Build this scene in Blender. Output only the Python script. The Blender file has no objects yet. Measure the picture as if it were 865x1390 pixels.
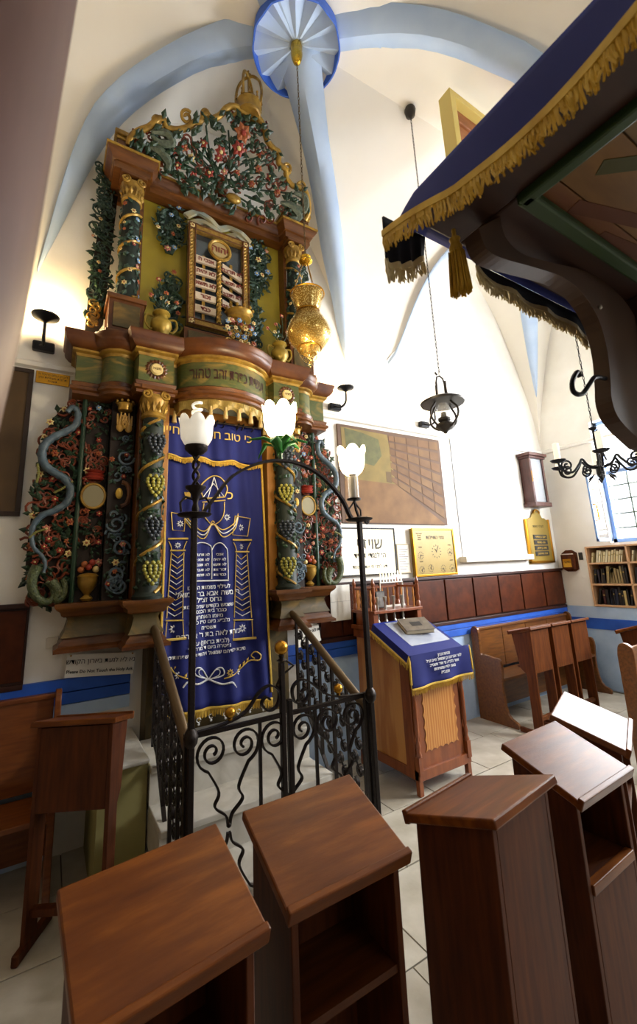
import bpy, bmesh, math, random
from math import pi, sin, cos, radians, sqrt, atan2
from mathutils import Vector, Matrix
random.seed(7)
scn = bpy.context.scene
COL = scn.collection
V = Vector

# ------------------------------------------------------------------ camera
# room frame: x along the back (ark) wall, y into it, z up; the eye is 1.65 m above the floor
AZ, PIT, ROL, FPX = radians(31.980), radians(11.965), radians(-2.601), 580.65
EYE = V((0, 0, 1.65))
_f = V((sin(AZ)*cos(PIT), cos(AZ)*cos(PIT), sin(PIT)))
_r = V((cos(AZ), -sin(AZ), 0)); _u = _r.cross(_f)
RGT = _r*cos(ROL)+_u*sin(ROL); UPV = -_r*sin(ROL)+_u*cos(ROL); FWD = _f
cam = bpy.data.cameras.new('camera'); camo = bpy.data.objects.new('camera', cam); COL.objects.link(camo)
camo.matrix_world = Matrix(((RGT.x, UPV.x, -FWD.x, EYE.x), (RGT.y, UPV.y, -FWD.y, EYE.y), (RGT.z, UPV.z, -FWD.z, EYE.z), (0, 0, 0, 1)))
cam.sensor_fit = 'VERTICAL'; cam.sensor_height = 36.0; cam.lens = FPX/1390*36.0
cam.shift_y = -45/1390; cam.clip_start = 0.02
cam.dof.use_dof = True; cam.dof.focus_distance = 3.2; cam.dof.aperture_fstop = 5.0
scn.camera = camo
scn.view_settings.view_transform = 'Standard'; scn.view_settings.look = 'None'
scn.view_settings.gamma = 1.0; scn.view_settings.use_curve_mapping = False
scn.view_settings.exposure = 0.55

def ray(px, py): return RGT*((px-432.5)/FPX) - UPV*((py-650)/FPX) + FWD
def ony(px, py, Y): d = ray(px, py); return EYE + d*(Y/d.y)
def onx(px, py, X): d = ray(px, py); return EYE + d*(X/d.x)
def onz(px, py, Z): d = ray(px, py); return EYE + d*((Z-1.65)/d.z)

# ------------------------------------------------------------------ world + daylight at the seen window and two added ones
w = bpy.data.worlds.new('sky'); scn.world = w; w.use_nodes = True
w.node_tree.nodes['Background'].inputs[0].default_value = (0.86, 0.93, 1.0, 1)
w.node_tree.nodes['Background'].inputs[1].default_value = 2.0
def area(name, loc, aim, sx, sy, energy, col, spread=pi):
    l = bpy.data.lights.new(name, 'AREA'); l.shape = 'RECTANGLE'; l.size = sx; l.size_y = sy
    l.energy = energy; l.color = col; l.spread = spread
    o = bpy.data.objects.new(name, l); COL.objects.link(o); o.location = loc
    o.rotation_euler = (V(aim)-V(loc)).to_track_quat('-Z', 'Y').to_euler()
    return o
DAY = (.97, .985, 1.0)
area('daylight_window_east', (6.75, 2.15, 2.7), (3.0, 1.9, 1.6), 1.4, 1.5, 230, DAY)
area('added_light_east_high', (6.6, .3, 3.4), (3.9, 3.5, 2.4), 1.6, 2.3, 520, DAY)  # light of an unseen window, added to brighten the back wall
area('added_light_front', (2.6, -3.4, 3.2), (1.6, 3.5, 2.2), 1.9, 2.4, 12, DAY)  # weak light of an unseen window, added behind the eye
def point(name, loc, energy, col, r=.03):
    l = bpy.data.lights.new(name, 'POINT'); l.energy = energy; l.color = col; l.shadow_soft_size = r
    o = bpy.data.objects.new(name, l); COL.objects.link(o); o.location = loc; return o

# ------------------------------------------------------------------ helpers
def lin(h):
    h = h.lstrip('#'); c = [int(h[i:i+2], 16)/255 for i in (0, 2, 4)]
    return tuple((x/12.92 if x <= .04045 else ((x+.055)/1.055)**2.4) for x in c)+(1,)
_M = {}
def mat(name, col='#808080', rough=.5, metal=0., kind=None, col2=None, col3=None, scale=6., stretch=(1, 1, 1), bump=0., bscale=40., emit=None, estr=0., sheen=0., trans=0., coat=0., alpha=1., ior=1.45, rot=(0, 0, 0), spec=.5):
    if name in _M: return _M[name]
    m = bpy.data.materials.new(name); m.use_nodes = True; _M[name] = m
    nt = m.node_tree; b = nt.nodes['Principled BSDF']; L = nt.links.new
    b.inputs['Base Color'].default_value = lin(col); b.inputs['Roughness'].default_value = rough
    b.inputs['Metallic'].default_value = metal; b.inputs['IOR'].default_value = ior
    b.inputs['Specular IOR Level'].default_value = spec; b.inputs['Sheen Weight'].default_value = sheen; b.inputs['Transmission Weight'].default_value = trans
    b.inputs['Coat Weight'].default_value = coat; b.inputs['Alpha'].default_value = alpha
    if sheen: b.inputs['Sheen Roughness'].default_value = .4; b.inputs['Sheen Tint'].default_value = lin(col2 or col)
    if emit: b.inputs['Emission Color'].default_value = lin(emit); b.inputs['Emission Strength'].default_value = estr
    m.diffuse_color = lin(col)
    if kind or bump:
        tc = nt.nodes.new('ShaderNodeTexCoord'); mp = nt.nodes.new('ShaderNodeMapping')
        mp.inputs['Scale'].default_value = stretch; mp.inputs['Rotation'].default_value = rot
        L(tc.outputs['Object'], mp.inputs[0])
        nz = nt.nodes.new('ShaderNodeTexNoise'); nz.inputs['Scale'].default_value = scale; nz.inputs['Detail'].default_value = 6
        L(mp.outputs[0], nz.inputs[0]); src = nz.outputs[0]
        if kind == 'wave':
            wv = nt.nodes.new('ShaderNodeTexWave'); wv.inputs['Scale'].default_value = scale*.4; wv.inputs['Distortion'].default_value = 9
            wv.inputs['Detail'].default_value = 3; wv.inputs['Detail Scale'].default_value = .7
            L(mp.outputs[0], wv.inputs[0]); src = wv.outputs[1]
        if kind:
            cr = nt.nodes.new('ShaderNodeValToRGB'); e = cr.color_ramp.elements
            if kind == 'marble': nz.inputs['Distortion'].default_value = 1.6
            lo, hi = (.3, .7) if kind != 'wave' else (.0, 1.)
            e[0].position = lo; e[0].color = lin(col); e[1].position = hi; e[1].color = lin(col2 or col)
            if col3:
                k = cr.color_ramp.elements.new(.5); k.color = lin(col3)
            L(src, cr.inputs[0]); L(cr.outputs[0], b.inputs['Base Color'])
        if bump:
            n2 = nt.nodes.new('ShaderNodeTexNoise'); n2.inputs['Scale'].default_value = bscale; n2.inputs['Detail'].default_value = 4
            L(mp.outputs[0], n2.inputs[0])
            bp = nt.nodes.new('ShaderNodeBump'); bp.inputs['Strength'].default_value = bump; bp.inputs['Distance'].default_value = .01
            L(n2.outputs[0], bp.inputs['Height']); L(bp.outputs[0], b.inputs['Normal'])
    return m

class MB:
    def __init__(s, o=(0, 0, 0)): s.v = []; s.f = []; s.o = V(o)
    def add(s, vs, fs):
        b = len(s.v); s.v += [V(v) for v in vs]; s.f += [tuple(b+i for i in f) for f in fs]; return s
    def box(s, x0, x1, y0, y1, z0, z1, M=None):
        vs = [V((x, y, z)) for z in (z0, z1) for y in (y0, y1) for x in (x0, x1)]
        if M: vs = [M @ v for v in vs]
        return s.add(vs, [(0, 2, 3, 1), (4, 5, 7, 6), (0, 1, 5, 4), (2, 6, 7, 3), (0, 4, 6, 2), (1, 3, 7, 5)])
    def tube(s, pts, r, n=8, cap=True, closed=False):
        pts = [V(p) for p in pts]; N = len(pts)
        rs = r if isinstance(r, (list, tuple)) else [r]*N
        tg = []
        for i in range(N):
            a = pts[i-1] if (i > 0 or closed) else pts[i]; c = pts[(i+1) % N] if (i < N-1 or closed) else pts[i]
            t = (c-a); tg.append(t.normalized() if t.length > 1e-9 else V((0, 0, 1)))
        up = V((0, 0, 1)) if abs(tg[0].z) < .9 else V((1, 0, 0))
        nrm = (up - tg[0]*up.dot(tg[0])).normalized(); vs = []; fs = []
        for i in range(N):
            nrm = nrm - tg[i]*nrm.dot(tg[i])
            if nrm.length < 1e-6: nrm = tg[i].orthogonal()
            nrm.normalize(); bn = tg[i].cross(nrm)
            for k in range(n):
                a = 2*pi*k/n; vs.append(pts[i]+(nrm*cos(a)+bn*sin(a))*rs[i])
        for i in range(N if closed else N-1):
            j = (i+1) % N
            for k in range(n): fs.append((i*n+k, i*n+(k+1) % n, j*n+(k+1) % n, j*n+k))
        if cap and not closed: fs += [tuple(range(n-1, -1, -1)), tuple((N-1)*n+k for k in range(n))]
        return s.add(vs, fs)
    def bar(s, pts, nrm, w, t):
        """rectangular section sweep: w along the fixed normal nrm, t across it"""
        pts = [V(p) for p in pts]; nrm = V(nrm).normalized(); N = len(pts); vs = []; fs = []
        for i in range(N):
            tg = (pts[min(i+1, N-1)]-pts[max(i-1, 0)]).normalized(); sd = tg.cross(nrm)
            if sd.length < 1e-6: sd = tg.orthogonal()
            sd.normalize()
            for a, b in ((-1, -1), (1, -1), (1, 1), (-1, 1)): vs.append(pts[i]+sd*(a*t/2)+nrm*(b*w/2))
        for i in range(N-1):
            for k in range(4): fs.append((i*4+k, i*4+(k+1) % 4, i*4+4+(k+1) % 4, i*4+4+k))
        fs += [(3, 2, 1, 0), tuple((N-1)*4+k for k in range(4))]
        return s.add(vs, fs)
    def lathe(s, prof, c=(0, 0, 0), n=16, M=None, sx=1, sy=1):
        c = V(c); vs = []; fs = []
        for r, z in prof:
            for k in range(n):
                a = 2*pi*k/n; p = V((r*cos(a)*sx, r*sin(a)*sy, z)); vs.append(c+(M @ p if M else p))
        for i in range(len(prof)-1):
            for k in range(n): fs.append((i*n+k, i*n+(k+1) % n, i*n+n+(k+1) % n, i*n+n+k))
        if prof[0][0] > 1e-5: fs.append(tuple(range(n-1, -1, -1)))
        if prof[-1][0] > 1e-5: fs.append(tuple((len(prof)-1)*n+k for k in range(n)))
        return s.add(vs, fs)
    def ball(s, c, r, n=8, m=5, sc=(1, 1, 1)):
        return s.lathe([(r*sin(pi*i/m)+1e-6, -r*cos(pi*i/m)) for i in range(m+1)], c, n, Matrix.Diagonal(V(sc)))
    def prism(s, poly, d0, d1, fn):
        """polygon (u,v) extruded d0..d1, fn(u,v,d)->point"""
        n = len(poly); vs = [fn(u, v, d0) for u, v in poly]+[fn(u, v, d1) for u, v in poly]
        fs = [tuple(range(n)), tuple(range(2*n-1, n-1, -1))]+[(i, n+i, n+(i+1) % n, (i+1) % n) for i in range(n)]
        return s.add(vs, fs)
    def grid(s, fn, nu, nv):
        vs = [fn(i/nu, j/nv) for j in range(nv+1) for i in range(nu+1)]
        return s.add(vs, [(j*(nu+1)+i, j*(nu+1)+i+1, (j+1)*(nu+1)+i+1, (j+1)*(nu+1)+i) for j in range(nv) for i in range(nu)])
    def sweep(s, plan, prof, back=None):
        """moulding: prof [(out,z)] swept along an xy polyline; out is to the right-hand side of travel"""
        n = len(plan); P = [V((p[0], p[1])) for p in plan]; nr = []
        for i in range(n):
            ns = []
            for a, b in ((i-1, i), (i, i+1)):
                if 0 <= a and b < n and (P[b]-P[a]).length > 1e-6:
                    t = (P[b]-P[a]).normalized(); ns.append(V((t.y, -t.x)))
            q = sum(ns, V((0, 0))); q.normalize(); c = max(.45, q.dot(ns[0])); nr.append(q/c)
        m = len(prof); vs = []; fs = []
        for i in range(n):
            for o, z in prof: q = P[i]+nr[i]*o; vs.append((q.x, q.y, z))
        for i in range(n-1):
            for k in range(m-1): fs.append((i*m+k, i*m+m+k, i*m+m+k+1, i*m+k+1))
        fs.append(tuple(range(m))); fs.append(tuple((n-1)*m+k for k in range(m-1, -1, -1)))
        return s.add(vs, fs)
    def mesh(s, name):
        me = bpy.data.meshes.new(name); me.from_pydata([v-s.o for v in s.v], [], s.f)
        bm = bmesh.new(); bm.from_mesh(me); bmesh.ops.recalc_face_normals(bm, faces=bm.faces); bm.to_mesh(me); bm.free()
        return me
    def obj(s, name, m, parent=None, smooth=False, bevel=0, solid=0, label=None, kind=None):
        me = s.mesh(name); me.materials.append(m)
        if smooth:
            for p in me.polygons: p.use_smooth = True
            me.set_sharp_from_angle(angle=.75)
        o = bpy.data.objects.new(name, me); COL.objects.link(o); o.parent = parent
        if solid:
            md = o.modifiers.new('solid', 'SOLIDIFY'); md.thickness = solid; md.offset = 0
        if bevel:
            md = o.modifiers.new('bevel', 'BEVEL'); md.width = bevel; md.segments = 2; md.limit_method = 'ANGLE'; md.angle_limit = .6
        if label: o['label'] = label
        if kind: o['kind'] = kind
        return o
def inst(me, name, parent, loc=(0, 0, 0), rot=None, sc=1., m=None):
    o = bpy.data.objects.new(name, me); COL.objects.link(o); o.parent = parent; o.location = loc
    if rot is not None: o.rotation_euler = rot
    o.scale = (sc, sc, sc) if isinstance(sc, (int, float)) else sc
    return o
def tag(o, label, cat, group=None):
    o['label'] = label; o['category'] = cat
    if group: o['group'] = group
    return o
def thing(name, label, cat, loc=(0, 0, 0), rz=0, group=None):
    o = bpy.data.objects.new(name, None); COL.objects.link(o); o.empty_display_size = .1
    o.location = loc; o.rotation_euler = (0, 0, rz); return tag(o, label, cat, group)
def struct(o): o['kind'] = 'structure'; return o
def heb(t):
    """right-to-left order for a font engine that only sets left to right"""
    return t[::-1].replace('(', '\x00').replace(')', '(').replace('\x00', ')') if any('\u0590' <= c <= '\u05ff' for c in t) else t
def textmesh(body, size, ext=.001, bold=0., align='CENTER', space=1.1):
    c = bpy.data.curves.new('txt', 'FONT'); c.body = '\n'.join(heb(l) for l in body.split('\n')); c.size = size; c.extrude = ext
    c.offset = bold; c.align_x = align; c.align_y = 'CENTER'; c.space_line = space; c.resolution_u = 2
    o = bpy.data.objects.new('txt', c); COL.objects.link(o); bpy.context.view_layer.update()
    me = bpy.data.meshes.new_from_object(o.evaluated_get(bpy.context.evaluated_depsgraph_get()))
    bpy.data.objects.remove(o); bpy.data.curves.remove(c); return me
FACE_S = (pi/2, 0, 0)           # text on a face that looks towards -y
FACE_W = (pi/2, 0, -pi/2)       # text on a face that looks towards -x
def text(name, body, loc, size, m, parent=None, rot=FACE_S, ext=.001, bold=0., align='CENTER', space=1.1, warp=None):
    me = textmesh(body, size, ext, bold, align, space); me.materials.clear(); me.materials.append(m); me.name = name
    o = bpy.data.objects.new(name, me); COL.objects.link(o); o.parent = parent
    if warp:
        for v in me.vertices: v.co = warp(v.co)
    else: o.location = loc; o.rotation_euler = rot
    return o
def crom(pts, n=8, closed=False):
    P = [V(p) for p in pts]; out = []; N = len(P)
    for i in range(N if closed else N-1):
        g = (lambda k: P[k % N]) if closed else (lambda k: P[min(max(k, 0), N-1)])
        a, b, c, d = g(i-1), g(i), g(i+1), g(i+2)
        for j in range(n):
            t = j/n; out.append(.5*((2*b)+(c-a)*t+(2*a-5*b+4*c-d)*t*t+(3*b-a-3*c+d)*t**3))
    if not closed: out.append(P[-1])
    return out
def spiral(c, r0, r1, a0, turns, n=28):
    """2-D spiral points"""
    return [(c[0]+(r0+(r1-r0)*i/n)*cos(a0+turns*2*pi*i/n), c[1]+(r0+(r1-r0)*i/n)*sin(a0+turns*2*pi*i/n)) for i in range(n+1)]

# ------------------------------------------------------------------ materials
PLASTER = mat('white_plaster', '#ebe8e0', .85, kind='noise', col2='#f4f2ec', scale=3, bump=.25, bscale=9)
VAULT = mat('vault_plaster', '#ede9e0', .85, kind='noise', col2='#f3f0e8', scale=1.2, bump=.15, bscale=6)
RIBBLUE = mat('rib_blue', '#b0c7e7', .8, kind='noise', col2='#bfd3ee', scale=4)
DEEPBLUE = mat('deep_blue_paint', '#1f4fae', .55, kind='noise', col2='#2a5fc4', scale=5)
SCALBLUE = mat('medallion_rim_blue', '#3f6bd0', .6)
PALEBLUE = mat('pale_blue_paint', '#a4bfe0', .75, kind='noise', col2='#b8cfea', scale=6, bump=.3, bscale=14)
STONE = mat('floor_stone', '#a39a88', .45, kind='noise', col2='#c4bdae', col3='#b3ab9b', scale=5, bump=.1, bscale=25)
GROUT = mat('floor_joint', '#5f574c', .9)
MARBLE = mat('step_marble', '#b9b4a8', .35, kind='marble', col2='#d8d4ca', scale=4)
WOOD = mat('desk_wood', '#3c1a05', .45, kind='noise', col2='#5a2e0b', col3='#4b2308', scale=5, stretch=(1, 9, 9), spec=.3)
WOODX = WOOD
WOODV = mat('panel_wood', '#3c1805', .55, kind='noise', col2='#582a0b', scale=5, stretch=(9, 9, 1), spec=.25)
WOODTOP = mat('desk_top_wood', '#4f2406', .36, kind='noise', col2='#7a430f', col3='#603008', scale=4, stretch=(1, 7, 7), spec=.3, bump=.05)
PEW = mat('pew_wood', '#56300d', .4, kind='noise', col2='#774818', scale=5, stretch=(1, 9, 9), coat=.2)
PANEL = mat('wall_panel_wood', '#3a1505', .45, kind='noise', col2='#52240a', scale=4, stretch=(3, 3, 3), spec=.25)
PANELD = mat('wall_panel_frame', '#2c110a', .45, kind='noise', col2='#3b180e', scale=5)
ARKW = mat('ark_brown', '#46250b', .36, kind='noise', col2='#6a3f16', scale=6, stretch=(1, 5, 5))
ARKGOLD = mat('ark_gilding', '#75561f', .36, .35, kind='noise', col2='#b08c3a', scale=14)
ARKRED = mat('ark_red_brown', '#42200a', .36, kind='noise', col2='#643913', scale=8)
FAUX = mat('faux_marble', '#5c5a28', .42, kind='marble', col2='#8f7436', col3='#434c26', scale=3, stretch=(1, 1, 2.2), rot=(0, .7, 0))
FAUX2 = mat('faux_marble_brown', '#52401d', .42, kind='marble', col2='#755b2a', col3='#453a1c', scale=4, rot=(0, .6, 0))
OCHRE = mat('ochre_board', '#8a5a1e', .5, kind='noise', col2='#a06c28', scale=5)
YELLOW = mat('yellow_panel', '#8d7d1e', .5, kind='noise', col2='#a3922c', scale=3)
LEAF = mat('carved_leaf_green', '#14281c', .4, kind='noise', col2='#2b432c', scale=20)
LEAF2 = mat('carved_leaf_teal', '#1d322b', .4, kind='noise', col2='#334b3d', scale=20)
VINE = mat('carved_vine_red', '#5b2616', .42, kind='noise', col2='#7a3a20', scale=20)
SERP = mat('serpent_blue_grey', '#3b4b58', .4, kind='noise', col2='#566874', scale=18, bump=.4, bscale=60)
FLRED = mat('flower_red', '#8c2f22', .45)
FLOR = mat('flower_orange', '#96542c', .45)
FLCR = mat('flower_cream', '#cdb87c', .45)
FLBL = mat('flower_blue', '#6b8cb4', .45)
FLPK = mat('flower_pink', '#b0705e', .45)
GRAPEY = mat('grape_yellow', '#8c8636', .35)
URNG = mat('urn_gilt', '#7c6420', .4, .3, kind='noise', col2='#9c8230', scale=8)
GRAPEB = mat('grape_black', '#2b3038', .3)
DKGREEN = mat('dark_green_paint', '#123322', .5)
BRASS = mat('brass', '#b8862b', .28, .95)
GOLDLEAF = mat('gold_plate', '#d6ab3a', .25, 1., bump=.6, bscale=60)
IRON = mat('wrought_iron', '#221a16', .45, .6, bump=.2, bscale=60)
RAILM = mat('bronze_rail', '#5c4a33', .4, .6)
VELVET = mat('blue_velvet', '#04125f', .75, sheen=.35, col2='#1c3ab8')
VELVETD = mat('dark_velvet', '#0d1136', .9)
FRINGE = mat('gold_fringe', '#b8912e', .6, kind='noise', col2='#d2af4a', scale=30)
EMBG = mat('gold_thread', '#d4b45a', .45, .2)
EMBW = mat('silver_thread', '#dfe0e2', .45, .15)
WHITE = mat('white_paper', '#e6e3da', .7)
BLACK = mat('black_ink', '#121212', .6)
CREAM = mat('yellow_cream_paint', '#d8c06a', .5)
GLASSW = mat('glowing_frosted_glass', '#f3f0e6', .35, emit='#fff3dc', estr=.25)  # faint glow put into the glass of the unlit lamp
GLASSLIT = mat('frosted_glass_lit', '#fff6e4', .4, emit='#ffe2ae', estr=9.)
GLASS = mat('clear_glass', '#ffffff', .02, trans=1., ior=1.45)
SILVER = mat('silver', '#b9b6ae', .3, .95)
# ================================================================== THE SETTING
XW, XE, YS, YN = -2.4, 6.13, -3.0, 3.5
# floor: joint-coloured bed with stone slabs
fl = struct(MB().box(XW, XE, YS, YN, -.12, -.008).obj('floor', GROUT))
tm = MB().box(0, .612, 0, .462, -.02, 0).mesh('floor_tile'); tm.materials.append(STONE)
tmb = MB().box(0, .402, 0, .462, -.02, 0).mesh('floor_tile'); tmb.materials.append(STONE)
j = 0; y = YS
while y < YN-.1:
    x = XW - (.31 if j % 2 else 0); k = 0
    while x < XE-.1:
        me = tm if (k*7+j*3) % 4 else tmb
        wd = .62 if me is tm else .41
        if x >= XW and x+wd <= XE+.05:
            inst(me, 'floor_tile', fl, (x, y, random.uniform(-.002, .001)))
        x += wd; k += 1
    y += .47; j += 1

def wall_holes(name, fn, u0, u1, z0, z1, d0, d1, holes):
    us = sorted({u0, u1, *[h[0] for h in holes], *[h[1] for h in holes]}); zs = sorted({z0, z1, *[h[2] for h in holes], *[h[3] for h in holes]})
    mb = MB()
    for a, b in zip(us, us[1:]):
        for c, d in zip(zs, zs[1:]):
            mu, mz = (a+b)/2, (c+d)/2
            if any(h[0] < mu < h[1] and h[2] < mz < h[3] for h in holes): continue
            fn(mb, a, b, c, d, d0, d1)
    bm_o = mb.obj(name, PLASTER); return struct(bm_o)
DARKW = mat('unseen_wall_dark', '#8f7f6a', .85, kind='noise', col2='#a08f78', scale=3)  # darker colour for the unseen walls, cuts bounce light on the desks
def ew(mb, a, b, c, d, d0, d1): mb.box(d0, d1, a, b, c, d)
def ns(mb, a, b, c, d, d0, d1): mb.box(a, b, d0, d1, c, d)
WIN1 = (1.35, 2.78, 1.82, 3.45); BOOKN = (1.62, 3.1, 1.02, 1.79); ADDWIN2 = (-.5, 1.1, 2.2, 4.6); ADDWIN3 = (1.65, 3.55, 2.0, 4.4)  # last two openings are unseen, added for the light
wall_holes('wall_back', ns, XW, XE+.4, -.1, 7.0, YN, YN+.35, [])
wall_holes('wall_right', ew, YS, YN, -.1, 7.0, XE, XE+.4, [WIN1, BOOKN, ADDWIN2])
wall_holes('wall_left', ew, YS, YN, -.1, 7.0, XW-.3, XW, []).data.materials[0] = DARKW
wall_holes('wall_front', ns, XW, XE, -.1, 7.0, YS-.3, YS, [ADDWIN3]).data.materials[0] = DARKW
struct(MB().box(XE+.27, XE+.4, *BOOKN[:2], *BOOKN[2:]).obj('wall_right_recess', PLASTER))

# ---- vaults: groin ribs as curves, webs drawn out from them
def ribcurve(foot, tip, boss, pxs, prof=(.3, .6, .85)):
    foot, tip, boss = V(foot), V(tip), V(boss); pts = [foot, tip]
    if pxs:
        for px in pxs:
            d = ray(*px); e = boss-tip
            # tip.xy + s*e.xy = t*d.xy
            det = e.x*(-d.y)+d.x*e.y; s_ = (-tip.x*(-d.y)-d.x*tip.y)/det
            t_ = (tip.x+s_*e.x)/d.x if abs(d.x) > abs(d.y)*.2 else (tip.y+s_*e.y)/d.y
            pts.append(EYE+d*t_)
    else:
        for s_ in prof: pts.append(V((tip.x+(boss.x-tip.x)*s_, tip.y+(boss.y-tip.y)*s_, tip.z+(boss.z-tip.z)*sin(s_*pi/2)**.8)))
    pts.append(boss); P = crom(pts, 10)
    L = [0]
    for a, b in zip(P, P[1:]): L.append(L[-1]+(b-a).length)
    out = []; n = 26; k = 0
    for i in range(n+1):
        q = L[-1]*i/n
        while k < len(L)-2 and L[k+1] < q: k += 1
        f = (q-L[k])/max(1e-9, L[k+1]-L[k]); out.append(P[k].lerp(P[k+1], min(max(f, 0), 1)))
    return out
B1 = ony(402, 55, 2.35); B2 = V((4.55, 2.25, 6.05))
RL = ribcurve((-.42, 3.5, 3.25), (-.23, 3.49, 4.09), B1, [(140, 165), (250, 80), (335, 55)])
RR = ribcurve((2.78, 3.5, 3.25), (2.59, 3.49, 3.99), B1, [(460, 400), (440, 260), (420, 150)])
R3 = ribcurve((3.75, .55, 3.2), (3.6, .75, 4.0), B1, [(735, 108), (690, 80), (600, 45), (520, 38)])
R4 = ribcurve((-.75, .55, 3.2), (-.6, .7, 4.0), B1, None)
Q1 = ribcurve((2.95, 3.5, 3.25), (3.2, 3.49, 4.0), B2, [(540, 470), (596, 359)])
Q2 = ribcurve((4.1, .55, 3.2), (4.15, .75, 4.0), B2, None)
Q3 = ribcurve((6.13, 3.5, 3.25), (5.99, 3.36, 4.0), B2, None)
Q4 = ribcurve((6.13, .55, 3.2), (6.0, .75, 4.0), B2, None)
cl = MB()
def strip(A, B):
    n = len(A); cl.add(A+B, [(i, i+1, n+i+1, n+i) for i in range(n-1)])
def to(A, **k): return [V((k.get('x', p.x), k.get('y', p.y), p.z)) for p in A]
strip(RL, to(RL, y=YN+.05)); strip(RR, to(RR, y=YN+.05)); strip(RR, Q1); strip(R3, Q2)
strip(RL, to(RL, x=XW-.05)); strip(R4, to(R4, x=XW-.05)); strip(R4, to(R4, y=YS-.05)); strip(R3, to(R3, y=YS-.05))
strip(Q1, to(Q1, y=YN+.05)); strip(Q3, to(Q3, y=YN+.05)); strip(Q3, to(Q3, x=XE+.05)); strip(Q4, to(Q4, x=XE+.05))
strip(Q2, to(Q2, y=YS-.05)); strip(Q4, to(Q4, y=YS-.05))
from mathutils.bvhtree import BVHTree
CEIL = BVHTree.FromPolygons(cl.v, cl.f)
def ceil_z(x, y):
    h = CEIL.ray_cast(V((x, y, 3.4)), V((0, 0, 1)))[0]; return h.z if h else 5.9
cel = struct(cl.obj('ceiling', VAULT, smooth=True))
struct(MB().box(XW-.3, XE+.4, YS-.3, YN+.35, 6.9, 7.1).obj('light_seal_slab', PLASTER))  # unseen slab over the vaults, added to stop light leaks
def painted_rib(name, R, i0, wmax, wtip=.01):
    mb = MB(); n = len(R); vs = []; fs = []
    for i in range(i0, n):
        t = (R[min(i+1, n-1)]-R[max(i-1, 0)]); sd = V((t.y, -t.x, 0)); sd.normalize()
        f = (i-i0)/(n-1-i0); wd = wtip+(wmax-wtip)*(.58*min(1, f*2.4)**.8+.12*f+.30*max(0, f-.75)/.25)
        up = V((0, 0, .5*wd)); out = -V((t.x*t.z, t.y*t.z, -(t.x**2+t.y**2))).normalized()*(-.0)
        dn = V((0, 0, -.025))
        vs += [R[i]+sd*wd/2+up*.28+dn*1.0, R[i]+dn*2.2, R[i]-sd*wd/2+up*.28+dn*1.0]
    m = n-i0
    for i in range(m-1): fs += [(3*i, 3*i+1, 3*i+4, 3*i+3), (3*i+1, 3*i+2, 3*i+5, 3*i+4)]
    mb.add(vs, fs); return struct(mb.obj(name, RIBBLUE, smooth=True, solid=.01))
painted_rib('trim_1', RL, 5, .40); painted_rib('trim_2', RR, 5, .38); painted_rib('trim_3', R3, 4, .42); painted_rib('trim_4', R4, 4, .4)
painted_rib('trim_5', Q1, 6, .3); painted_rib('trim_6', Q3, 6, .35)
# ledge where the vault springs from the walls, painted dado, rails
struct(MB().sweep([(XW, 3.5), (XE, 3.5), (XE, YS)], [(0, 3.17), (.03, 3.18), (.035, 3.21), (.0, 3.235)]).obj('trim_7', PLASTER, smooth=True))
struct(MB().box(XW, .12, 3.488, 3.5, 0, .78).box(1.9, XE, 3.488, 3.5, 0, 1.03).obj('trim_8', PALEBLUE))
struct(MB().box(XE-.012, XE, YS, YN, 0, 1.015).obj('trim_9', PALEBLUE))
struct(MB().box(XE-.02, XE, YS, YN, .735, .87).obj('trim_10', DEEPBLUE))
for nm, x0, x1 in (('trim_11', XW, .53), ('trim_12', 1.72, XE-.02)):
    t = bpy.data.objects.new(nm, None); COL.objects.link(t); struct(t)
    for z0, z1 in ((.865, .935), (.94, 1.02)): MB().box(x0, x1, 3.462, 3.5, z0, z1).obj('board', DEEPBLUE, t, bevel=.003)
struct(MB().box(XW, .53, 3.47, 3.5, .78, .86).obj('trim_13', PALEBLUE))
# dark wood wall panelling
def panelling(nm, x0, xs, z0=1.04, z1=1.49, lean=0):
    t = bpy.data.objects.new(nm, None); COL.objects.link(t); struct(t)
    MB().box(x0, xs[-1], 3.475, 3.5, z0-.03, z1+.02).obj('frame', PANELD, t)
    MB().box(x0, xs[-1], 3.44, 3.5, z1+.0, z1+.03).obj('cap_rail', PANELD, t, bevel=.004)
    MB().box(x0, xs[-1], 3.455, 3.5, z0-.045, z0-.012).obj('bottom_rail', PANELD, t, bevel=.004)
    a = x0
    for b in xs:
        MB().box(a+.012, b-.012, 3.455, 3.478, z0+.005, z1-.012).obj('panel', PANEL, t, bevel=.004); a = b
panelling('trim_14', 2.1, [2.35, 2.82, 3.29, 3.75, 4.22, 4.69, 5.15, 5.64, 6.11])
panelling('trim_15', XW, [-2.0, -1.53, -1.06, -.59, -.10])
# white alcove with a marble sill on the back wall
MB().box(4.09, 5.42, 3.40, 3.5, 1.655, 1.725).obj('trim_16', MARBLE, bevel=.006)['kind'] = 'structure'
struct(MB().box(4.145, 4.165, 3.49, 3.5, 1.72, 3.17).box(4.0, 4.145, 3.492, 3.5, 2.86, 2.875).box(4.0, 4.145, 3.492, 3.5, 2.1, 2.112).obj('trim_17', mat('grey_line', '#b9bcc4', .7)))

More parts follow.
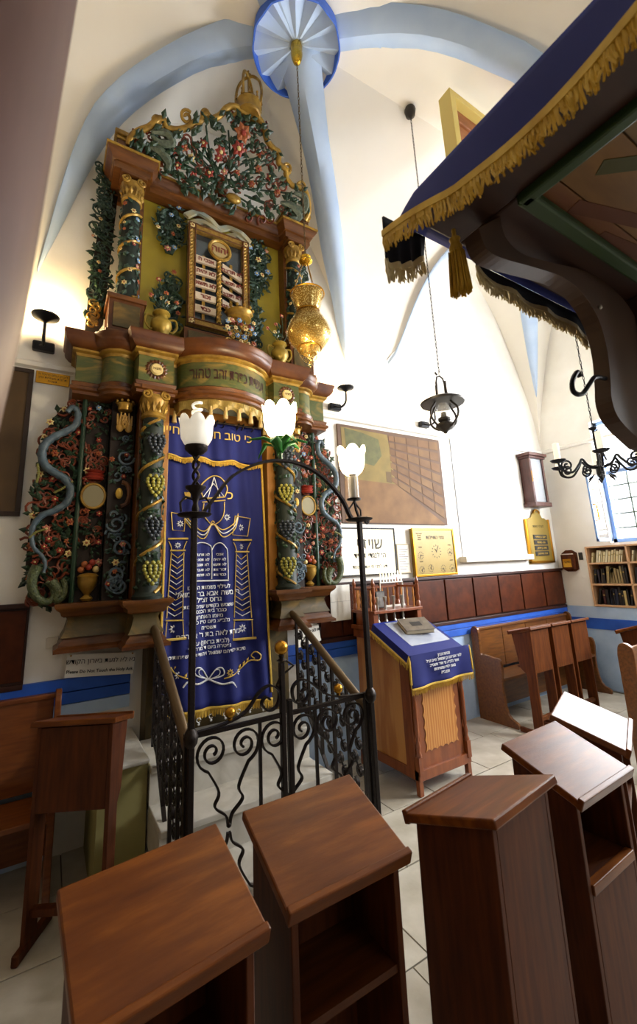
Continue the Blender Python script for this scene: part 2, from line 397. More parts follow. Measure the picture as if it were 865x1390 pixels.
# window in the right wall: blue-grey metal frame, lattice, an open casement
BLUEMET = mat('window_metal', '#6f8bb8', .45, .2)
BAR = mat('window_bar', '#6f7c74', .5)
def window(nm, fn, u0, u1, z0, z1, nu, nz, deep, m, trans_z=None):
    t = bpy.data.objects.new(nm, None); COL.objects.link(t); struct(t)
    mb = MB()
    for a, b, c, d in ((u0, u1, z0, z0+.05), (u0, u1, z1-.05, z1), (u0, u0+.05, z0, z1), (u1-.05, u1, z0, z1)): fn(mb, a, b, c, d, deep-.03, deep+.03)
    if trans_z: fn(mb, u0, u1, trans_z-.025, trans_z+.025, deep-.03, deep+.03)
    mb.obj('window_frame', m, t, bevel=.004)
    for i in range(1, nu):
        u = u0+(u1-u0)*i/nu; mb = MB(); fn(mb, u-.009, u+.009, z0, trans_z or z1, deep-.008, deep+.008); mb.obj('window_bar', BAR, t)
    zt = trans_z or z1
    for i in range(1, nz):
        z = z0+(zt-z0)*i/nz; mb = MB(); fn(mb, u0, u1, z-.009, z+.009, deep-.008, deep+.008); mb.obj('window_bar', BAR, t)
    for i in range(nu):
        a = u0+(u1-u0)*i/nu; b = u0+(u1-u0)*(i+1)/nu; mb = MB(); fn(mb, a, b, z0, z1, deep+.010, deep+.014); mb.obj('pane', PANEG, t)
    return t
PANEG = bpy.data.materials.new('window_glass'); PANEG.use_nodes = True
_nt = PANEG.node_tree; _nt.nodes.remove(_nt.nodes['Principled BSDF']); _tb = _nt.nodes.new('ShaderNodeBsdfTransparent'); _gb = _nt.nodes.new('ShaderNodeBsdfGlossy'); _mx = _nt.nodes.new('ShaderNodeMixShader')
_gb.inputs['Roughness'].default_value = .05; _mx.inputs[0].default_value = .06
_nt.links.new(_tb.outputs[0], _mx.inputs[1]); _nt.links.new(_gb.outputs[0], _mx.inputs[2]); _nt.links.new(_mx.outputs[0], _nt.nodes['Material Output'].inputs[0])
w1 = window('window_1', ew, *WIN1, 5, 5, XE+.12, BLUEMET, 2.74)
mb = MB()
for a, b in ((1.4, 1.9), (1.9, 2.4), (2.4, 2.74)): mb.tube([(XE+.12, a, 2.78), (XE+.12, (a+b)/2, 3.1), (XE+.12, b, 2.78)], .012, 6)
mb.obj('fanlight_bars', BLUEMET, w1)
mb = MB()        # casement leaf swung inwards against the reveal
for a, b, c, d in ((5.83, 6.2, 1.84, 1.88), (5.83, 6.2, 2.66, 2.70), (5.83, 5.86, 1.84, 2.7), (6.17, 6.2, 1.84, 2.7)): mb.box(a, b, 2.775, 2.80, c, d)
cs = mb.obj('casement', BLUEMET, w1, bevel=.003)
MB().box(5.86, 6.17, 2.786, 2.79, 1.88, 2.66).obj('pane', PANEG, cs)
MB().tube([(5.845, 2.775, 2.1), (5.845, 2.73, 2.11), (5.845, 2.73, 2.3), (5.845, 2.775, 2.31)], .009, 8).obj('handle', BRASS, cs, smooth=True)
window('added_window_2', ew, *ADDWIN2, 3, 4, XE+.2, BLUEMET)  # unseen window in the right wall, added for its light
window('added_window_3', ns, *ADDWIN3, 3, 4, YS-.15, BLUEMET)  # unseen window in the front wall, added for its light

# ceiling medallion
md = thing('ceiling_medallion', 'round fluted pale blue medallion with scalloped bright blue rim where the vault ribs meet', 'medallion', B1)
R0 = .355; NF = 12
def med(i, j, n):
    a = 2*pi*i/n; fl_ = (i % (n//NF))/(n//NF); rid = abs(fl_-.5)*2
    r = R0*j/6; rr = r*(1-.018*(1-rid)*(j/6))
    return V((rr*cos(a), rr*sin(a), -.10-.0*j+.05*(1-j/6)+(.075*(1-rid))*(j/6)))
n = NF*8; vs = [med(i, j, n) for j in range(1, 7) for i in range(n)]
MB().add(vs, [(j*n+i, j*n+(i+1) % n, (j+1)*n+(i+1) % n, (j+1)*n+i) for j in range(5) for i in range(n)]).obj('fluted_dish', RIBBLUE, md, solid=.008)
vs = []
for i in range(n):
    p = med(i, 6, n); fl_ = (i % 8)/8; sc_ = sin(pi*fl_)
    b_ = V((p.x, p.y, -.10)); vs += [b_+V((0, 0, .09)), V((p.x*1.02, p.y*1.02, -.125-.012*sc_))]
MB().add(vs, [(2*i, 2*((i+1) % n), 2*((i+1) % n)+1, 2*i+1) for i in range(n)]).obj('scalloped_rim', SCALBLUE, md, solid=.012)
# ================================================================== THE HOLY ARK
CX = 1.08
ark = thing('holy_ark', 'tall carved painted wooden holy ark with twisted grape columns and crowned openwork crest', 'ark', (CX, 3.5, 0))
AO = (CX, 3.5, 0)
def AB(): return MB(AO)
def crop4(x, y): return 20+x/3.859, 540+y/3.859           # zoomed lower-left crop to photo pixels
def mir(p, s): p = V(p); return p if s < 0 else V((2*CX-p.x, p.y, p.z))

# ---- small carved pieces shared by many places
def leaf(mb, p, ax, nr, L, W):
    ax = V(ax).normalized(); nr = V(nr).normalized(); sd = ax.cross(nr).normalized(); p = V(p)
    mb.add([p, p+ax*L*.45+sd*W*.5-nr*L*.06, p+ax*L-nr*L*.12, p+ax*L*.45-sd*W*.5-nr*L*.06, p+ax*L*.45+nr*L*.12, p+ax*L*.4-nr*L*.16], [(0, 1, 4), (1, 2, 4), (2, 3, 4), (3, 0, 4), (0, 5, 1), (1, 5, 2), (2, 5, 3), (3, 5, 0)])
def flower_mesh(name, m1, m2, petals=6):
    mb = MB()
    for k in range(petals):
        a = 2*pi*k/petals; ax = V((cos(a), 0, sin(a)))
        leaf(mb, ax*.12, ax, (0, -1, .0), .95, .78)
    nf = len(mb.f); mb.ball((0, -.12, 0), .32, 6, 4, (1, .7, 1))
    me = mb.mesh(name); me.materials.append(m1); me.materials.append(m2)
    for i, p in enumerate(me.polygons): p.material_index = 0 if i < nf else 1
    return me
FM = {k: flower_mesh('flower', *v) for k, v in dict(r=(FLRED, FLCR), o=(FLOR, FLRED), c=(FLCR, FLOR), b=(FLBL, FLCR), p=(FLPK, FLCR)).items()}
BM_ = {}
for k, m_ in dict(r=FLRED, o=FLOR, c=FLCR).items():
    me = MB().ball((0, 0, 0), 1, 8, 6).mesh('fruit'); me.materials.append(m_)
    for p in me.polygons: p.use_smooth = True
    BM_[k] = me
def put_flower(parent, p, r, k, origin=AO, tilt=0):
    return inst(FM[k], 'flower', parent, V(p)-V(origin), (tilt, random.uniform(0, 1), random.uniform(-.2, .2)), r)
def put_fruit(parent, p, r, k, origin=AO): return inst(BM_[k], 'fruit', parent, V(p)-V(origin), None, r)
def scroll(mb, P, c, r, a0, turns, rad, n=14):
    """P(u,v) plane map; a little curled tendril"""
    pts = spiral(c, r, r*.15, a0, turns, n); mb.tube([P(u, v) for u, v in pts], [rad*(1-.5*i/n) for i in range(n+1)], 5)
def carve(parent, P, nrm, inside, box_, nl, nsc, fl, L=.05, seeds=1, lm=None, vm=None, depth=.03, fr=.02, leafname='leaves'):
    """fill a region with leaves, tendrils and flowers; P(u,v,d) -> world, inside(u,v), box (u0,u1,v0,v1)"""
    rn = random.Random(seeds); u0, u1, v0, v1 = box_
    def pick():
        for _ in range(200):
            u, v = rn.uniform(u0, u1), rn.uniform(v0, v1)
            if inside(u, v): return u, v
        return (u0+u1)/2, (v0+v1)/2
    mb = AB()
    for _ in range(nl):
        u, v = pick(); a = rn.uniform(0, 2*pi); e = .01
        ax = (P(u+e*cos(a), v+e*sin(a), 0)-P(u, v, 0)).normalized()*.01; l = L*rn.uniform(.7, 1.3)
        leaf(mb, P(u, v, rn.uniform(.2, 1)*depth), ax+V(nrm)*.003, nrm, l, l*.55)
    if nl: mb.obj(leafname, lm or LEAF, parent, kind='stuff')
    mb = AB()
    for _ in range(nsc):
        u, v = pick(); scroll(mb, lambda a, b: P(a, b, depth*.7), (u, v), L*rn.uniform(.6, 1.1), rn.uniform(0, 6.28), rn.choice((-1, 1))*rn.uniform(1, 1.7), .0095)
    if nsc: mb.obj('tendrils', vm or VINE, parent, kind='stuff')
    used = []
    for k in fl:
        for _ in range(40):
            u, v = pick()
            if all((u-a)**2+(v-b)**2 > (2.2*fr)**2 for a, b in used): break
        used.append((u, v)); put_flower(parent, P(u, v, depth*1.25), fr*rn.uniform(.8, 1.25), k)

# ---- stone-coloured lower body and pedestal brackets
MB(AO).box(CX-.47, CX+.62, 3.31, 3.5, 0, 1.24).obj('lower_body', FAUX2, ark, bevel=.006)
for s in (-1, 1):
    pl = [(-1.0, 3.5), (-1.0, 3.24), (-.64, 3.24), (-.64, 3.04), (-.42, 3.04), (-.42, 3.3)]
    if s > 0: pl = [(-x, y) for x, y in reversed(pl)]
    pl = [(CX+x, y) for x, y in pl]
    pd = AB().sweep(pl, [(0, 1.30), (-.02, 1.34), (-.035, 1.40), (-.02, 1.43), (-.02, 1.30)][:4]+[(-.2, 1.43), (-.2, 1.30)]).obj('pedestal', FAUX2, ark, smooth=True)
    AB().sweep(pl, [(-.01, 1.425), (.005, 1.435), (.01, 1.455), (.035, 1.475), (.045, 1.49), (.045, 1.51), (-.2, 1.51), (-.2, 1.425)]).obj('moulding', ARKW, pd, smooth=True)
    AB().sweep(pl, [(-.02, 1.215), (.035, 1.215), (.035, 1.235), (.012, 1.25), (.01, 1.265), (-.01, 1.285), (-.012, 1.305), (-.2, 1.305), (-.2, 1.215)]).obj('moulding', ARKRED, pd, smooth=True)
# ---- door recess behind the curtain
rc = AB().box(CX-.46, CX+.46, 3.40, 3.46, 1.2, 3.0).obj('door_back', OCHRE, ark)
for s in (-1, 1):
    a, b = sorted((CX+s*.40, CX+s*.475)); AB().box(a, b, 3.17, 3.44, 1.43, 2.98).obj('door_jamb', OCHRE, ark, bevel=.006)
AB().box(CX+.30, CX+.385, 3.30, 3.33, 1.3, 2.62).obj('door_edge', DKGREEN, ark, bevel=.004)
AB().box(CX-.385, CX-.30, 3.30, 3.33, 1.3, 2.62).obj('door_edge', DKGREEN, ark, bevel=.004)

# ---- twisted columns
gm = {}
for k, m_ in (('y', GRAPEY), ('b', GRAPEB)):
    mb = MB(); rn = random.Random(3)
    for row in range(7):
        wd = [.026, .036, .036, .030, .023, .014, .004][row]; nn = [3, 4, 4, 4, 3, 2, 1][row]
        for c in range(nn):
            x = 0 if nn == 1 else (-wd+2*wd*c/(nn-1)); mb.ball((x, -.012+.25*abs(x), .045-row*.016), .0105, 6, 4)
    me = mb.mesh('grape_cluster'); me.materials.append(m_)
    for p in me.polygons: p.use_smooth = True
    gm[k] = me
def column(cx, cy, z0, z1, r, turns, hand, kind):
    co = AB().lathe([(r*1.25, z0), (r*1.3, z0+.02), (r*1.1, z0+.035), (r*1.0, z0+.05), (r*.98, (z0+z1)/2), (r*.92, z1)], (cx, cy, 0), 18).obj('twisted_column', mat('column_ground', '#142018', .6), ark, smooth=True)
    mb = AB(); n = int(turns*16)
    pts = [(cx+(r+.004)*cos(hand*2*pi*turns*i/n-1.2), cy+(r+.004)*sin(hand*2*pi*turns*i/n-1.2), z0+.04+(z1-z0-.05)*i/n) for i in range(n+1)]
    mb.tube(pts, .011, 6).obj('spiral_band', ARKGOLD, co, smooth=True)
    mb = AB(); rn = random.Random(int(cx*100+z0*10))
    for _ in range(150):
        a = rn.uniform(0, 2*pi); z = rn.uniform(z0+.05, z1-.04); n_ = V((cos(a), sin(a), 0)); t_ = V((-sin(a), cos(a), 0)); b_ = rn.uniform(0, 6.28)
        leaf(mb, V((cx, cy, z))+n_*(r+rn.uniform(0, .012)), t_*cos(b_)+V((0, 0, sin(b_))), n_, rn.uniform(.04, .065), .036)
    mb.obj('leaves', LEAF2 if kind == 'upper' else LEAF, co, kind='stuff')
    if kind == 'lower':
        step = (z1-z0)/turns
        for q, k in enumerate('ybyb'):
            for a in (-1.72+.25*hand,):
                p = V((cx+(r+.016)*cos(a), cy+(r+.016)*sin(a), z0+.17+.29*q))
                inst(gm[k], 'grape_cluster', co, p-V(AO), (0, 0, a+pi/2), 1.4)
    else:
        for q in range(14):
            a = -pi/2+rn.uniform(-1.2, 1.2); z = z0+.08+(z1-z0-.14)*q/13
            o = put_flower(co, (cx+(r+.018)*cos(a), cy+(r+.018)*sin(a), z), rn.uniform(.014, .022), 'bcocpbcrboc'[q % 11]); o.rotation_euler[2] = a+pi/2
    # capital: bell of leaves, neck ring and volutes
    h = .20; cp = AB().lathe([(r*.95, z1), (r*1.12, z1+.012), (r*1.12, z1+.03), (r*.95, z1+.045), (r*1.0, z1+.08), (r*1.25, z1+.13), (r*1.3, z1+.15), (r*1.2, z1+.17)], (cx, cy, 0), 18).obj('capital', ARKGOLD, ark, smooth=True)
    mb = AB()
    for k in range(14):
        a = 2*pi*k/14; n_ = V((cos(a), sin(a), 0)); leaf(mb, V((cx, cy, z1+.04))+n_*r*.98, V((0, 0, 1))+n_*.35, n_, .085, .034)
    mb.obj('capital_leaves', ARKGOLD, cp)
    mb = AB()
    for sx in (-1, 1):
        for fy, rot in ((-1, 0), (1, 0)):
            pts = [(cx+sx*(u), cy+fy*r*1.12, v) for u, v in spiral((r*.85, z1+.165), .036, .006, pi/2, 1.6, 18)]
            mb.tube(pts, .0095, 6)
    mb.obj('volutes', ARKGOLD, cp, smooth=True, kind='stuff')
    AB().box(cx-r*1.4, cx+r*1.4, cy-r*1.4, cy+r*1.4, z1+.195, z1+.225).obj('abacus', ARKW, cp, bevel=.004)
for s in (-1, 1):
    column(CX+s*.525, 3.1, 1.51, 2.755, .076, 4, 1 if s < 0 else -1, 'lower')
    column(CX+s*.735, 3.2, 3.68, 4.58, .07, 3.5, 1 if s < 0 else -1, 'upper')

# ---- lower carved wings: outer wing with serpent, inner panel with vase, pilaster with blessing hands
wing_out = [crop4(*p) for p in [(300, 25), (240, 60), (190, 110), (165, 170), (150, 225), (150, 260), (130, 300), (128, 360), (110, 400), (112, 450), (95, 480), (90, 560), (82, 640), (70, 720), (62, 800), (55, 880), (60, 960), (75, 1040), (100, 1090), (160, 1098), (240, 1085), (290, 1070)]]
serp = [crop4(*p) for p in [(275, 75), (305, 50), (332, 80), (320, 140), (270, 175), (205, 205), (155, 250), (143, 310), (165, 360), (215, 395), (262, 425), (292, 480), (275, 545), (210, 590), (145, 615), (100, 665), (88, 720), (100, 785), (140, 825), (160, 870), (150, 915)]]
fish = [crop4(*p) for p in [(120, 880), (95, 930), (90, 990), (115, 1045), (165, 1070), (205, 1040), (195, 990), (165, 965)]]
fish2 = [crop4(*p) for p in [(190, 960), (225, 1010), (215, 1060), (250, 1040), (262, 985), (250, 950)]]
for s in (-1, 1):
    P0 = [ony(*q, 3.36) for q in wing_out]; poly = [(p.x, p.z) for p in P0]+[(.125, 1.5), (.125, 2.93)]
    def inp(u, v, poly=poly):
        c = False; n = len(poly)
        for i in range(n):
            (x1, y1), (x2, y2) = poly[i], poly[i-1]
            if (y1 > v) != (y2 > v) and u < (x2-x1)*(v-y1)/(y2-y1)+x1: c = not c
        return c
    wg = AB().prism(poly, 3.39, 3.43, lambda u, v, d, s=s: mir((u, d, v), s)).obj('carved_wing', mat('wing_ground', '#20140e', .7), ark)
    PL = lambda u, v, d, s=s: mir((u, 3.385-d, v), s)
    carve(wg, PL, (0, -1, 0), inp, (-.15, .12, 1.5, 2.93), 330, 85, 'rororcporocrorcooprcocrorpc', .055, 5+s, LEAF, VINE, .035, .023)
    pts = crom([mir(ony(*q, 3.31), s) for q in serp], 5); n = len(pts)
    AB().tube(pts, [.011+.016*sin(pi*min(1, .12+i/n*1.0))+.002*sin(i*1.9) for i in range(n)], 10).obj('serpent', SERP, wg, smooth=True)
    for pp in (fish, fish2):
        pts = crom([mir(ony(*q, 3.30), s) for q in pp], 5); n = len(pts)
        AB().tube(pts, [.034*(1-.6*i/n) for i in range(n)], 9).obj('scaly_tail', mat('scale_green', '#2f3a24', .4, kind='noise', col2='#57603a', scale=60, bump=.8, bscale=90), wg, smooth=True)
    mb = AB()
    for q in ([(120, 350), (125, 400), (115, 440)], [(210, 495), (250, 475), (300, 440)], [(80, 730), (110, 705), (155, 690)]):
        for i, p in enumerate(crom([mir(ony(*crop4(*k), 3.3), s) for k in q], 5)): mb.ball(p, .009, 6, 4)
    mb.obj('bead_string', mat('bead_olive', '#6d6b34', .4), wg, smooth=True, kind='stuff')
    # slim green post
    AB().tube([mir((.125, 3.34, 1.5), s), mir((.125, 3.34, 2.93), s)], .016, 8).obj('green_post', DKGREEN, ark, smooth=True)
    # inner panel
    ip = AB().prism([(.14, 1.5), (.29, 1.5), (.29, 2.94), (.14, 2.94)], 3.36, 3.43, lambda u, v, d, s=s: mir((u, d, v), s)).obj('inner_panel', mat('wing_ground', '#20140e', .7), ark)
    PI = lambda u, v, d, s=s: mir((u, 3.355-d, v), s)
    carve(ip, PI, (0, -1, 0), lambda u, v: not (2.12 < v < 2.32 or v < 1.74), (.15, .28, 1.75, 2.92), 120, 30, 'rocrprrocbr', .04, 20+s, LEAF, VINE, .03, .021)
    vz = AB().lathe([(.028, 1.515), (.04, 1.53), (.016, 1.555), (.03, 1.575), (.055, 1.61), (.062, 1.645), (.06, 1.665), (.066, 1.675), (.05, 1.69), (.0, 1.70)], mir((.215, 3.335, 0), s), 14).obj('vase', ARKGOLD, ip, smooth=True)
    for k, (du, v) in enumerate([(-.045, 1.72), (0, 1.735), (.045, 1.72), (-.025, 1.755), (.02, 1.765)]): put_fruit(ip, mir((.215+du, 3.325, v), s), .022, 'orcor'[k])
    AB().lathe([(.0, -.012), (.062, -.012), (.075, -.004), (.078, .012)], mir((.215, 3.32, 2.22), s), 20, Matrix.Rotation(pi/2, 3, 'X')).obj('oval_medallion', mat('medallion_grey', '#8b8468', .5), ip, smooth=True)
    AB().tube([mir((.215+.074*cos(2*pi*k/22), 3.31, 2.22+.085*sin(2*pi*k/22)), s) for k in range(22)], .010, 6, closed=True).obj('medallion_ring', ARKGOLD, ip, smooth=True)
    AB().lathe([(.05, 2.335), (.062, 2.35), (.05, 2.36), (.06, 2.375), (.045, 2.385), (.065, 2.40)], mir((.215, 3.33, 0), s), 14).obj('red_urn', FLRED, ip, smooth=True)
    # pilaster
    pi_ = AB().prism([(.30, 1.5), (.455, 1.5), (.455, 2.94), (.30, 2.94)], 3.28, 3.43, lambda u, v, d, s=s: mir((u, d, v), s)).obj('pilaster', mat('wing_ground', '#20140e', .7), ark)
    PP = lambda u, v, d, s=s: mir((u, 3.275-d, v), s)
    carve(pi_, PP, (0, -1, 0), lambda u, v: v < 2.66 and not 2.13 < v < 2.32, (.31, .445, 1.53, 2.66), 110, 12, 'orrpocrr', .04, 40+s, LEAF2, SERP, .03, .02)
    mb = AB()
    for (u, v), a0, t in (((.40, 2.50), 0, -1.3), ((.36, 2.02), pi, 1.3), ((.40, 1.85), 0, 1.2), ((.36, 1.62), 1, -1.5), ((.40, 1.60), 2, 1.4), ((.37, 1.68), 4, 1.4)):
        mb.tube([PP(a, b, .03) for a, b in spiral((u, v), .06, .014, a0, t, 22)], .009, 6)
    mb.obj('blue_scrolls', SERP, pi_, smooth=True, kind='stuff')
    AB().tube([PP(u, v, .03) for u, v in crom([(.42, 2.31, 0), (.395, 2.30, 0), (.43, 2.28, 0), (.435, 2.22, 0), (.41, 2.17, 0), (.38, 2.15, 0)], 5) for u, v in [(u, v)]] if False else [PP(p.x, p.y, .03) for p in crom([(.385, 2.315, 0), (.42, 2.30, 0), (.437, 2.23, 0), (.42, 2.165, 0), (.385, 2.145, 0)], 5)], .016, 7).obj('red_scroll', ARKRED, pi_, smooth=True)
    AB().ball(PP(.37, 2.235, .03), .03, 10, 6, (.8, .5, 1.3)).obj('gold_boss', FRINGE, pi_, smooth=True)
    # a crowned pair of blessing hands
    mb = AB(); SKIN = mat('carved_hand_ochre', '#a8823a', .45)
    for h in (-1, 1):
        o = V((.378+h*.028, 3.225, 2.715)); mb.ball(o, .03, 8, 6, (.85, .5, 1.15))
        for fi, (an, ln) in enumerate(((-.30, .075), (-.10, .09), (.10, .088), (.28, .07))):
            b = o+V((.018*(fi-1.5)*.6, -.006, .02)); an2 = an*.8-h*.18; d_ = V((sin(an2), -.1, cos(an2)))
            mb.tube([b, b+d_*ln*.55, b+d_*ln], [.0085, .008, .0055], 6)
        th = o+V((-h*.02, -.008, -.005)); mb.tube([th, th+V((-h*.022, -.01, .022)), th+V((-h*.024, -.008, .048))], [.009, .008, .006], 6)
    for v in mb.v: v.x = mir(v, s).x
    mb.obj('blessing_hands', SKIN, pi_, smooth=True)
    cr = AB().lathe([(.045, 2.84), (.05, 2.85), (.048, 2.875), (.06, 2.89)], mir((.378, 3.22, 0), s), 14)
    for k in range(9):
        a = 2*pi*k/9; cr.ball(mir((.378, 3.22, 2.905), s)+V((.058*cos(a), .058*sin(a), 0)), .011, 6, 4)
    cr.obj('small_crown', ARKGOLD, pi_, smooth=True)
    a, b = sorted((mir((.465, 0, 0), s).x, mir((.49, 0, 0), s).x)); AB().box(a, b, 3.13, 3.43, 1.5, 2.95).obj('edge_board', ARKW, ark, bevel=.004)

# ---- main entablature with its bowed centre
half = [(-1.03, 3.5), (-1.03, 3.24), (-.87, 3.24), (-.855, 3.19), (-.82, 3.15), (-.76, 3.125), (-.70, 3.135), (-.665, 3.16), (-.65, 3.03), (-.41, 3.03), (-.40, 3.13), (-.36, 3.13), (-.35, 3.06), (-.28, 2.985), (-.19, 2.93), (-.095, 2.90)]
plan = [(CX+x, y) for x, y in half]+[(CX, 2.89)]+[(CX-x, y) for x, y in reversed(half)]
fz = AB().sweep(plan, [(0, 3.02), (0, 3.225), (-.35, 3.225), (-.35, 3.02)][:2]+[(-.12, 3.225), (-.12, 3.02)]).obj('frieze', FAUX, ark, smooth=True)
AB().sweep(plan, [(-.1, 2.925), (.012, 2.925), (.014, 2.945), (.03, 2.955), (.03, 2.975), (.015, 2.985), (.022, 3.01), (.005, 3.022), (-.1, 3.022)]).obj('architrave', ARKW, ark, smooth=True)
AB().sweep(plan, [(-.1, 3.215), (.004, 3.215), (.008, 3.235), (.03, 3.245), (.03, 3.265), (-.1, 3.265)]).obj('bed_moulding', ARKGOLD, ark, smooth=True)
AB().sweep(plan, [(-.1, 3.26), (.028, 3.26), (.05, 3.275), (.072, 3.30), (.078, 3.32), (.078, 3.335), (.088, 3.35), (.088, 3.372), (-.1, 3.372)]).obj('cornice', ARKRED, ark, smooth=True)
AB().prism([(x-CX, y) for x, y in plan], 3.30, 3.365, lambda u, v, d: V((CX+u*.97, v+.02, d))).obj('cornice_top', ARKW, ark)
def bowy(x):
    for (x0, y0), (x1, y1) in zip(plan, plan[1:]):
        if x0 <= x <= x1 and x1 > x0: return y0+(y1-y0)*(x-x0)/(x1-x0)
    return 3.0
INKR = mat('frieze_letters', '#35140c', .5)
text('frieze_lettering', 'ועשית כפרת זהב טהור', None, .125, INKR, fz, warp=lambda c: V((c.x*.52, bowy(CX+c.x*.52)-.004-c.z-3.5, 3.12+c.y)), bold=.0012)
for s in (-1, 1):
    c = V((CX+s*.53, 3.024, 3.12)); ro = AB()
    for k in range(16):
        a = 2*pi*k/16; d_ = V((cos(a), 0, sin(a))); leaf(ro, c+d_*.045, d_+V((-d_.z, 0, d_.x))*.6, (0, -1, 0), .04, .03)
    ro.obj('rosette', ARKRED, fz)
    AB().lathe([(.0, .014), (.036, .014), (.044, .006), (.046, 0)], c, 16, Matrix.Rotation(pi/2, 3, 'X')).obj('rosette_boss', FLCR, fz, smooth=True)
    text('rosette_letters', 'מצוה', c-V(AO)+V((0, -.0155, 0)), .028, INKR, fz)

# ---- fabric-like valance, tassels and curtain rings under the bow
vs = []; N = 70
for i in range(N+1):
    x = CX-.37+.74*i/N; y = bowy(x)+.03; q = abs(sin(pi*i/N*7))
    vs += [V((x, y, 2.935)), V((x, y-.012*sin(pi*i/N*14), 2.885)), V((x, y, 2.86-.035*(1-q)))]
va = AB().add(vs, [(3*i+k, 3*i+3+k, 3*i+4+k, 3*i+1+k) for i in range(N) for k in (0, 1)]).obj('valance', mat('valance_gilt', '#7d6a34', .45, .2, kind='noise', col2='#a08a4a', scale=10), ark, solid=.006)
for k in range(8):
    x = CX-.37+.74*k/7; AB().lathe([(.004, 2.87), (.011, 2.865), (.008, 2.85), (.014, 2.835), (.019, 2.78), (.015, 2.775)], (x, bowy(x)+.015, 0), 10).obj('tassel', mat('tassel_gilt', '#a88d55', .5), va, smooth=True)
rod = AB().tube([(CX-.40, 3.16, 2.83), (CX+.40, 3.16, 2.83)], .008, 8).obj('curtain_rod', IRON, ark, smooth=True)
for x in (.76, .88, .93, 1.04, 1.10, 1.22, 1.26, 1.35):
    AB().tube([(x+.008*sin(2*pi*k/14), 3.16+.024*cos(2*pi*k/14), 2.822+.026*sin(2*pi*k/14)) for k in range(14)], .005, 5, closed=True).obj('curtain_ring', IRON, rod, smooth=True)

# ---- upper tier
AB().box(CX-.68, CX+.68, 3.33, 3.38, 3.36, 4.95).obj('yellow_back', YELLOW, ark)
AB().box(CX-.66, CX+.66, 3.2, 3.34, 3.36, 3.47).obj('upper_plinth', ARKW, ark, bevel=.006)
AB().box(CX-.27, CX+.31, 3.185, 3.21, 3.47, 3.60).obj('upper_plinth_panel', FAUX2, ark, bevel=.004)
AB().box(CX-.30, CX+.34, 3.2, 3.34, 3.46, 3.63).obj('upper_plinth_block', ARKW, ark, bevel=.004)
for s in (-1, 1):
    a, b = sorted((CX+s*.62, CX+s*.86)); pb = AB().box(a, b, 3.10, 3.4, 3.36, 3.68).obj('upper_pedestal', ARKRED, ark, bevel=.006)
    for zz0, zz1 in ((3.65, 3.69), (3.36, 3.40)): AB().box(a-.015, b+.015, 3.085, 3.4, zz0, zz1).obj('moulding', ARKW, pb, bevel=.006)
    AB().box(a+.03, b-.03, 3.09, 3.12, 3.43, 3.62).obj('marbled_panel', FAUX2, pb, bevel=.003)
    a, b = sorted((CX+s*.64, CX+s*.67)); AB().box(a, b, 3.22, 3.4, 3.68, 4.95).obj('edge_board', ARKW, ark)
    # thin side wing of scrolled leaves
    uw = AB().prism([(-.99, 3.50), (-.93, 3.47), (-.87, 3.6), (-.82, 4.9), (-.83, 5.08), (-.88, 5.05), (-.93, 4.7), (-.98, 4.0)], 3.40, 3.42, lambda u, v, d, s=s: V((CX-s*u, d, v))).obj('upper_wing', mat('wing_ground', '#20140e', .7), ark)
    carve(uw, lambda u, v, d, s=s: V((CX-s*u, 3.395-d, v)), (0, -1, 0), lambda u, v: True, (-.985, -.86, 3.6, 5.0), 210, 40, 'ocpoc', .055, 60+s, LEAF, LEAF2, .05, .016)
    mb = AB()
    for k in range(7): scroll(mb, lambda a, b, s=s: V((CX-s*a, 3.35, b)), (-.95+.02*(k % 2), 3.54+.03*k), .035, k, 1.4, .012)
    mb.obj('gilt_scroll', ARKGOLD, uw, smooth=True)
half2 = [(-.885, 3.5), (-.885, 3.11), (-.615, 3.11), (-.60, 3.22)]
plan2 = [(CX+x, y) for x, y in half2]+[(CX-x, y) for x, y in reversed(half2)]
AB().sweep(plan2, [(-.1, 4.80), (.0, 4.80), (.0, 4.86), (.015, 4.865), (.02, 4.885), (.045, 4.91), (.055, 4.925), (.055, 4.945), (-.1, 4.945)]).obj('upper_entablature', ARKW, ark, smooth=True)
AB().sweep(plan2, [(-.1, 4.94), (.06, 4.94), (.066, 4.955), (.05, 4.975), (-.1, 4.975)]).obj('upper_cornice', ARKGOLD, ark, smooth=True)
AB().prism([(x-CX, y) for x, y in plan2], 4.9, 4.97, lambda u, v, d: V((CX+u, v, d))).obj('upper_top', ARKW, ark)
